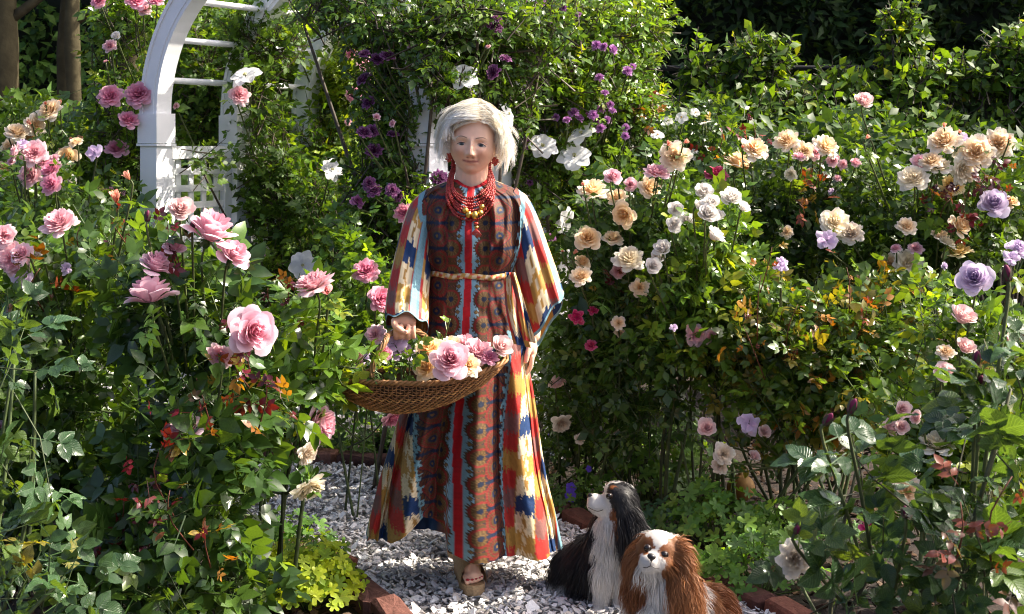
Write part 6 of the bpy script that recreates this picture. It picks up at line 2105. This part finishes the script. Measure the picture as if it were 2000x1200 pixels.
# --- tricolour dog: body turned away to one side, head raised towards the person
ty = 4.80
dog('dog', 'black white and tan spaniel sitting with its head raised towards the person', at(1170, 1190, 4.84)[:2],
    [(1210, 974, ty, 33, 32, .062), (1203, 961, ty, 24, 19, .050), (1218, 992, ty + .01, 30, 32, .056), (1176, 984, ty - .002, 24, 17, .032), (1162, 977, ty - .002, 16, 13, .027), (1160, 987, ty - .012, 15, 13, .024), (1168, 999, ty - .002, 18, 9, .024, roty(.45)), (1190, 990, ty, 20, 22, .044),
     (1200, 1022, ty + .01, 33, 40, .062), (1194, 1060, ty + .03, 42, 46, .075), (1188, 1100, ty + .05, 46, 56, .085), (1160, 1110, ty + .12, 48, 62, .095), (1128, 1120, ty + .20, 42, 50, .095), (1118, 1152, ty + .19, 42, 34, .085),
     (1226, 1030, ty - .055, 25, 58, .020, roty(-.16)), (1216, 985, ty - .045, 20, 26, .022), (1236, 1062, ty - .05, 20, 36, .018, roty(-.1)), (1172, 1034, ty + .065, 16, 40, .018), (1232, 1075, ty + .04, 28, 60, .07), (1088, 1178, ty + .14, 26, 10, .032)],
    [([(1176, 1110, ty - .01), (1174, 1160, ty - .02), (1172, 1190, ty - .02), (1160, 1203, ty - .05)], [.034, .026, .022, .022]), ([(1208, 1110, ty + .01), (1208, 1160, ty), (1206, 1192, ty), (1196, 1206, ty - .03)], [.034, .026, .022, .022]),
     ([(1110, 1160, ty + .16), (1090, 1178, ty + .12), (1074, 1182, ty + .08)], [.04, .022, .018])],
    [(1160, 985, ty - .04, WHT, 1.5), (1166, 1003, ty - .03, WHT, 1.4), (1178, 1012, ty - .03, WHT, 1.0), (1150, 985, ty, WHT, 1.2), (1180, 960, ty - .01, WHT, .5), (1188, 948, ty, WHT, .28), (1205, 941, ty + .005, WHT, .26), (1222, 948, ty + .005, WHT, .22),
     (1197, 952, ty - .045, TAN, .42), (1186, 950, ty + .04, TAN, .4), (1196, 1010, ty - .06, TAN, .62), (1190, 998, ty - .06, TAN, .3), (1202, 970, ty - .06, BLK, .9), (1192, 966, ty - .045, BLK, .55), (1215, 950, ty - .03, BLK, .7), (1212, 950, ty + .04, BLK, .7), (1225, 985, ty - .03, BLK, 1.5), (1230, 1040, ty - .07, BLK, 1.8), (1238, 1085, ty - .06, BLK, 1.4), (1222, 1010, ty - .07, BLK, 1.3),
     (1190, 1035, ty - .05, WHT, 1.0), (1186, 1070, ty - .06, WHT, 1.3), (1195, 1110, ty - .05, WHT, 1.5), (1205, 1160, ty - .03, WHT, 1.5), (1172, 1160, ty - .04, WHT, 1.4), (1190, 1195, ty - .03, WHT, 1.6), (1165, 1040, ty + .05, BLK, 1.3), (1165, 1070, ty + .03, BLK, 1.2), (1150, 1100, ty + .05, BLK, 1.7), (1140, 1116, ty + .08, BLK, 1.4), (1120, 1105, ty + .12, BLK, 1.5),
     (1240, 1110, ty + .03, BLK, 1.4), (1108, 1160, ty + .1, WHT, 1.5), (1085, 1180, ty + .1, WHT, 1.6), (1130, 1172, ty + .08, WHT, 1.2)],
    # px, py, Y, radius, length, density, wave
    [(1165, 985, ty - .03, 1.0, .006, 1.6, 0), (1195, 955, ty - .05, 1.0, .012, 1.6, 0), (1204, 985, ty - .06, .9, .014, 1.6, 0), (1190, 1000, ty - .05, .8, .012, 1.5, 0), (1215, 965, ty, 1.0, .022, 1.4, .001), (1228, 1040, ty - .07, 1.5, .055, 2.2, .0035), (1238, 1085, ty - .06, 1.3, .060, 2.2, .004), (1190, 1050, ty - .05, 1.2, .048, 1.8, .005), (1190, 1105, ty - .05, 1.2, .042, 1.8, .004), (1175, 1160, ty - .05, 1.0, .016, 1.7, .001), (1208, 1160, ty - .03, 1.0, .016, 1.7, .001), (1140, 1110, ty + .08, 1.6, .055, 1.7, .0035), (1115, 1140, ty + .12, 1.4, .055, 1.6, .003), (1190, 1195, ty - .05, 1.0, .016, 1.6, .001), (1085, 1178, ty + .1, 1.3, .040, 1.8, .002)],
    [(1160, 980, ty, (.8, 0, -.3)), (1190, 950, ty, (.9, 0, .3)), (1215, 960, ty, (.6, 0, -.8)), (1230, 1040, ty - .05, (.12, 0, -1)), (1190, 1050, ty, (-.1, 0, -1)), (1190, 1120, ty, (-.1, -.1, -1)), (1140, 1100, ty + .1, (-.6, 0, -.8)), (1120, 1150, ty + .1, (-.7, -.1, -.5)), (1190, 1190, ty, (-.4, -.3, -.6)), (1080, 1180, ty + .1, (-.9, -.2, -.3)), (1170, 1005, ty, (.6, 0, -.8))],
    [(1190, 969, ty - .047, .0110), (1181, 962, ty + .032, .009)], (1153.5, 968, ty - .006, .0105, .0085), 34000, mouths=[[(1149, 991), (1158, 996), (1168, 999), (1178, 996)]])

# --- chestnut and white dog: lying close beside, facing the lens
cy = 4.36
RT = roty(math.radians(18))
dog('dog', 'chestnut and white spaniel with long wavy ears sitting before the black one', at(1310, 1270, 4.45)[:2],
    [(1290, 1072, cy, 44, 34, .064, RT), (1293, 1060, cy, 36, 22, .055, RT), (1268, 1098, cy - .055, 24, 20, .036, RT), (1262, 1108, cy - .058, 16, 13, .028, RT), (1279, 1104, cy - .055, 16, 13, .028, RT), (1268, 1116, cy - .045, 15, 10, .025), (1284, 1092, cy - .03, 38, 26, .05, RT),
     (1293, 1130, cy + .02, 44, 44, .065), (1296, 1180, cy + .04, 62, 62, .085), (1300, 1240, cy + .05, 62, 55, .085), (1345, 1200, cy + .12, 62, 62, .10), (1390, 1205, cy + .20, 50, 60, .11), (1405, 1230, cy + .2, 46, 50, .10),
     (1246, 1105, cy - .005, 19, 50, .022, roty(.14)), (1240, 1140, cy - .01, 17, 38, .018, roty(.05)), (1324, 1100, cy - .025, 24, 52, .026, roty(-.2)), (1330, 1150, cy - .035, 32, 52, .026, roty(-.05)), (1258, 1072, cy, 14, 20, .02), (1314, 1076, cy - .01, 16, 22, .025)],
    [([(1275, 1200, cy - .02), (1270, 1250, cy - .03), (1266, 1272, cy - .04), (1262, 1278, cy - .08)], [.038, .028, .024, .022]), ([(1320, 1210, cy), (1316, 1250, cy - .02), (1314, 1270, cy - .03), (1310, 1278, cy - .07)], [.038, .028, .024, .022])],
    [(1268, 1100, cy - .10, WHT, 1.3), (1262, 1110, cy - .09, WHT, 1.2), (1280, 1108, cy - .09, WHT, 1.1), (1270, 1120, cy - .07, WHT, 1.1), (1276, 1076, cy - .07, WHT, .65), (1285, 1056, cy - .05, WHT, .8), (1294, 1044, cy - .02, WHT, .95), (1303, 1044, cy + .01, WHT, .6),
     (1262, 1066, cy - .05, TAN, .75), (1300, 1078, cy - .06, TAN, .85), (1304, 1095, cy - .05, TAN, .9), (1252, 1062, cy - .03, CHE, .7), (1245, 1110, cy - .03, CHE, 1.7), (1240, 1145, cy - .03, CHD, 1.4), (1318, 1080, cy - .04, CHE, 1.2), (1328, 1120, cy - .06, CHE, 1.8), (1332, 1165, cy - .06, CHE, 1.8), (1318, 1056, cy, CHE, .6),
     (1285, 1145, cy - .04, WHT, 1.2), (1285, 1190, cy - .05, WHT, 2.0), (1290, 1240, cy - .03, WHT, 2.0), (1365, 1140, cy + .08, WHT, 1.1), (1358, 1170, cy + .05, WHT, .8), (1385, 1175, cy + .12, CHE * .9, 1.5), (1410, 1190, cy + .14, CHD * 1.2, 1.6), (1395, 1230, cy + .1, CHE, 1.6), (1360, 1220, cy + .04, CHE, 1.2)],
    [(1268, 1105, cy - .10, 1.0, .006, 1.6, 0), (1290, 1056, cy - .06, 1.0, .011, 1.6, 0), (1302, 1090, cy - .06, .9, .009, 1.6, 0), (1260, 1066, cy - .05, .8, .008, 1.5, 0), (1243, 1125, cy - .03, 1.6, .050, 2.4, .008), (1328, 1100, cy - .06, 1.2, .050, 2.4, .007), (1332, 1160, cy - .06, 1.6, .060, 2.4, .010), (1290, 1180, cy - .04, 1.8, .060, 1.7, .005), (1370, 1150, cy + .1, 1.4, .035, 1.5, .002), (1400, 1190, cy + .14, 1.5, .040, 1.5, .002)],
    [(1268, 1100, cy - .08, (0, .4, -.8)), (1288, 1055, cy - .04, (.2, .6, .7)), (1300, 1085, cy - .05, (.8, .2, -.4)), (1258, 1068, cy - .04, (-.7, .2, -.4)), (1245, 1110, cy - .02, (-.08, 0, -1)), (1330, 1130, cy - .05, (.12, 0, -1)), (1290, 1170, cy, (0, -.1, -1)), (1370, 1160, cy + .1, (.7, .2, -.6)), (1405, 1200, cy + .15, (.7, .1, -.8)), (1300, 1250, cy, (0, -.1, -1))],
    [(1264.5, 1070.5, cy - .052, .0115), (1297, 1083.5, cy - .059, .0125)], (1272.5, 1087.5, cy - .094, .0135, .0095, RT), 35000, mouths=[[(1272, 1097), (1271, 1105)], [(1256, 1108), (1263, 1109.5), (1271, 1105.5), (1280, 1110), (1288, 1110)]])
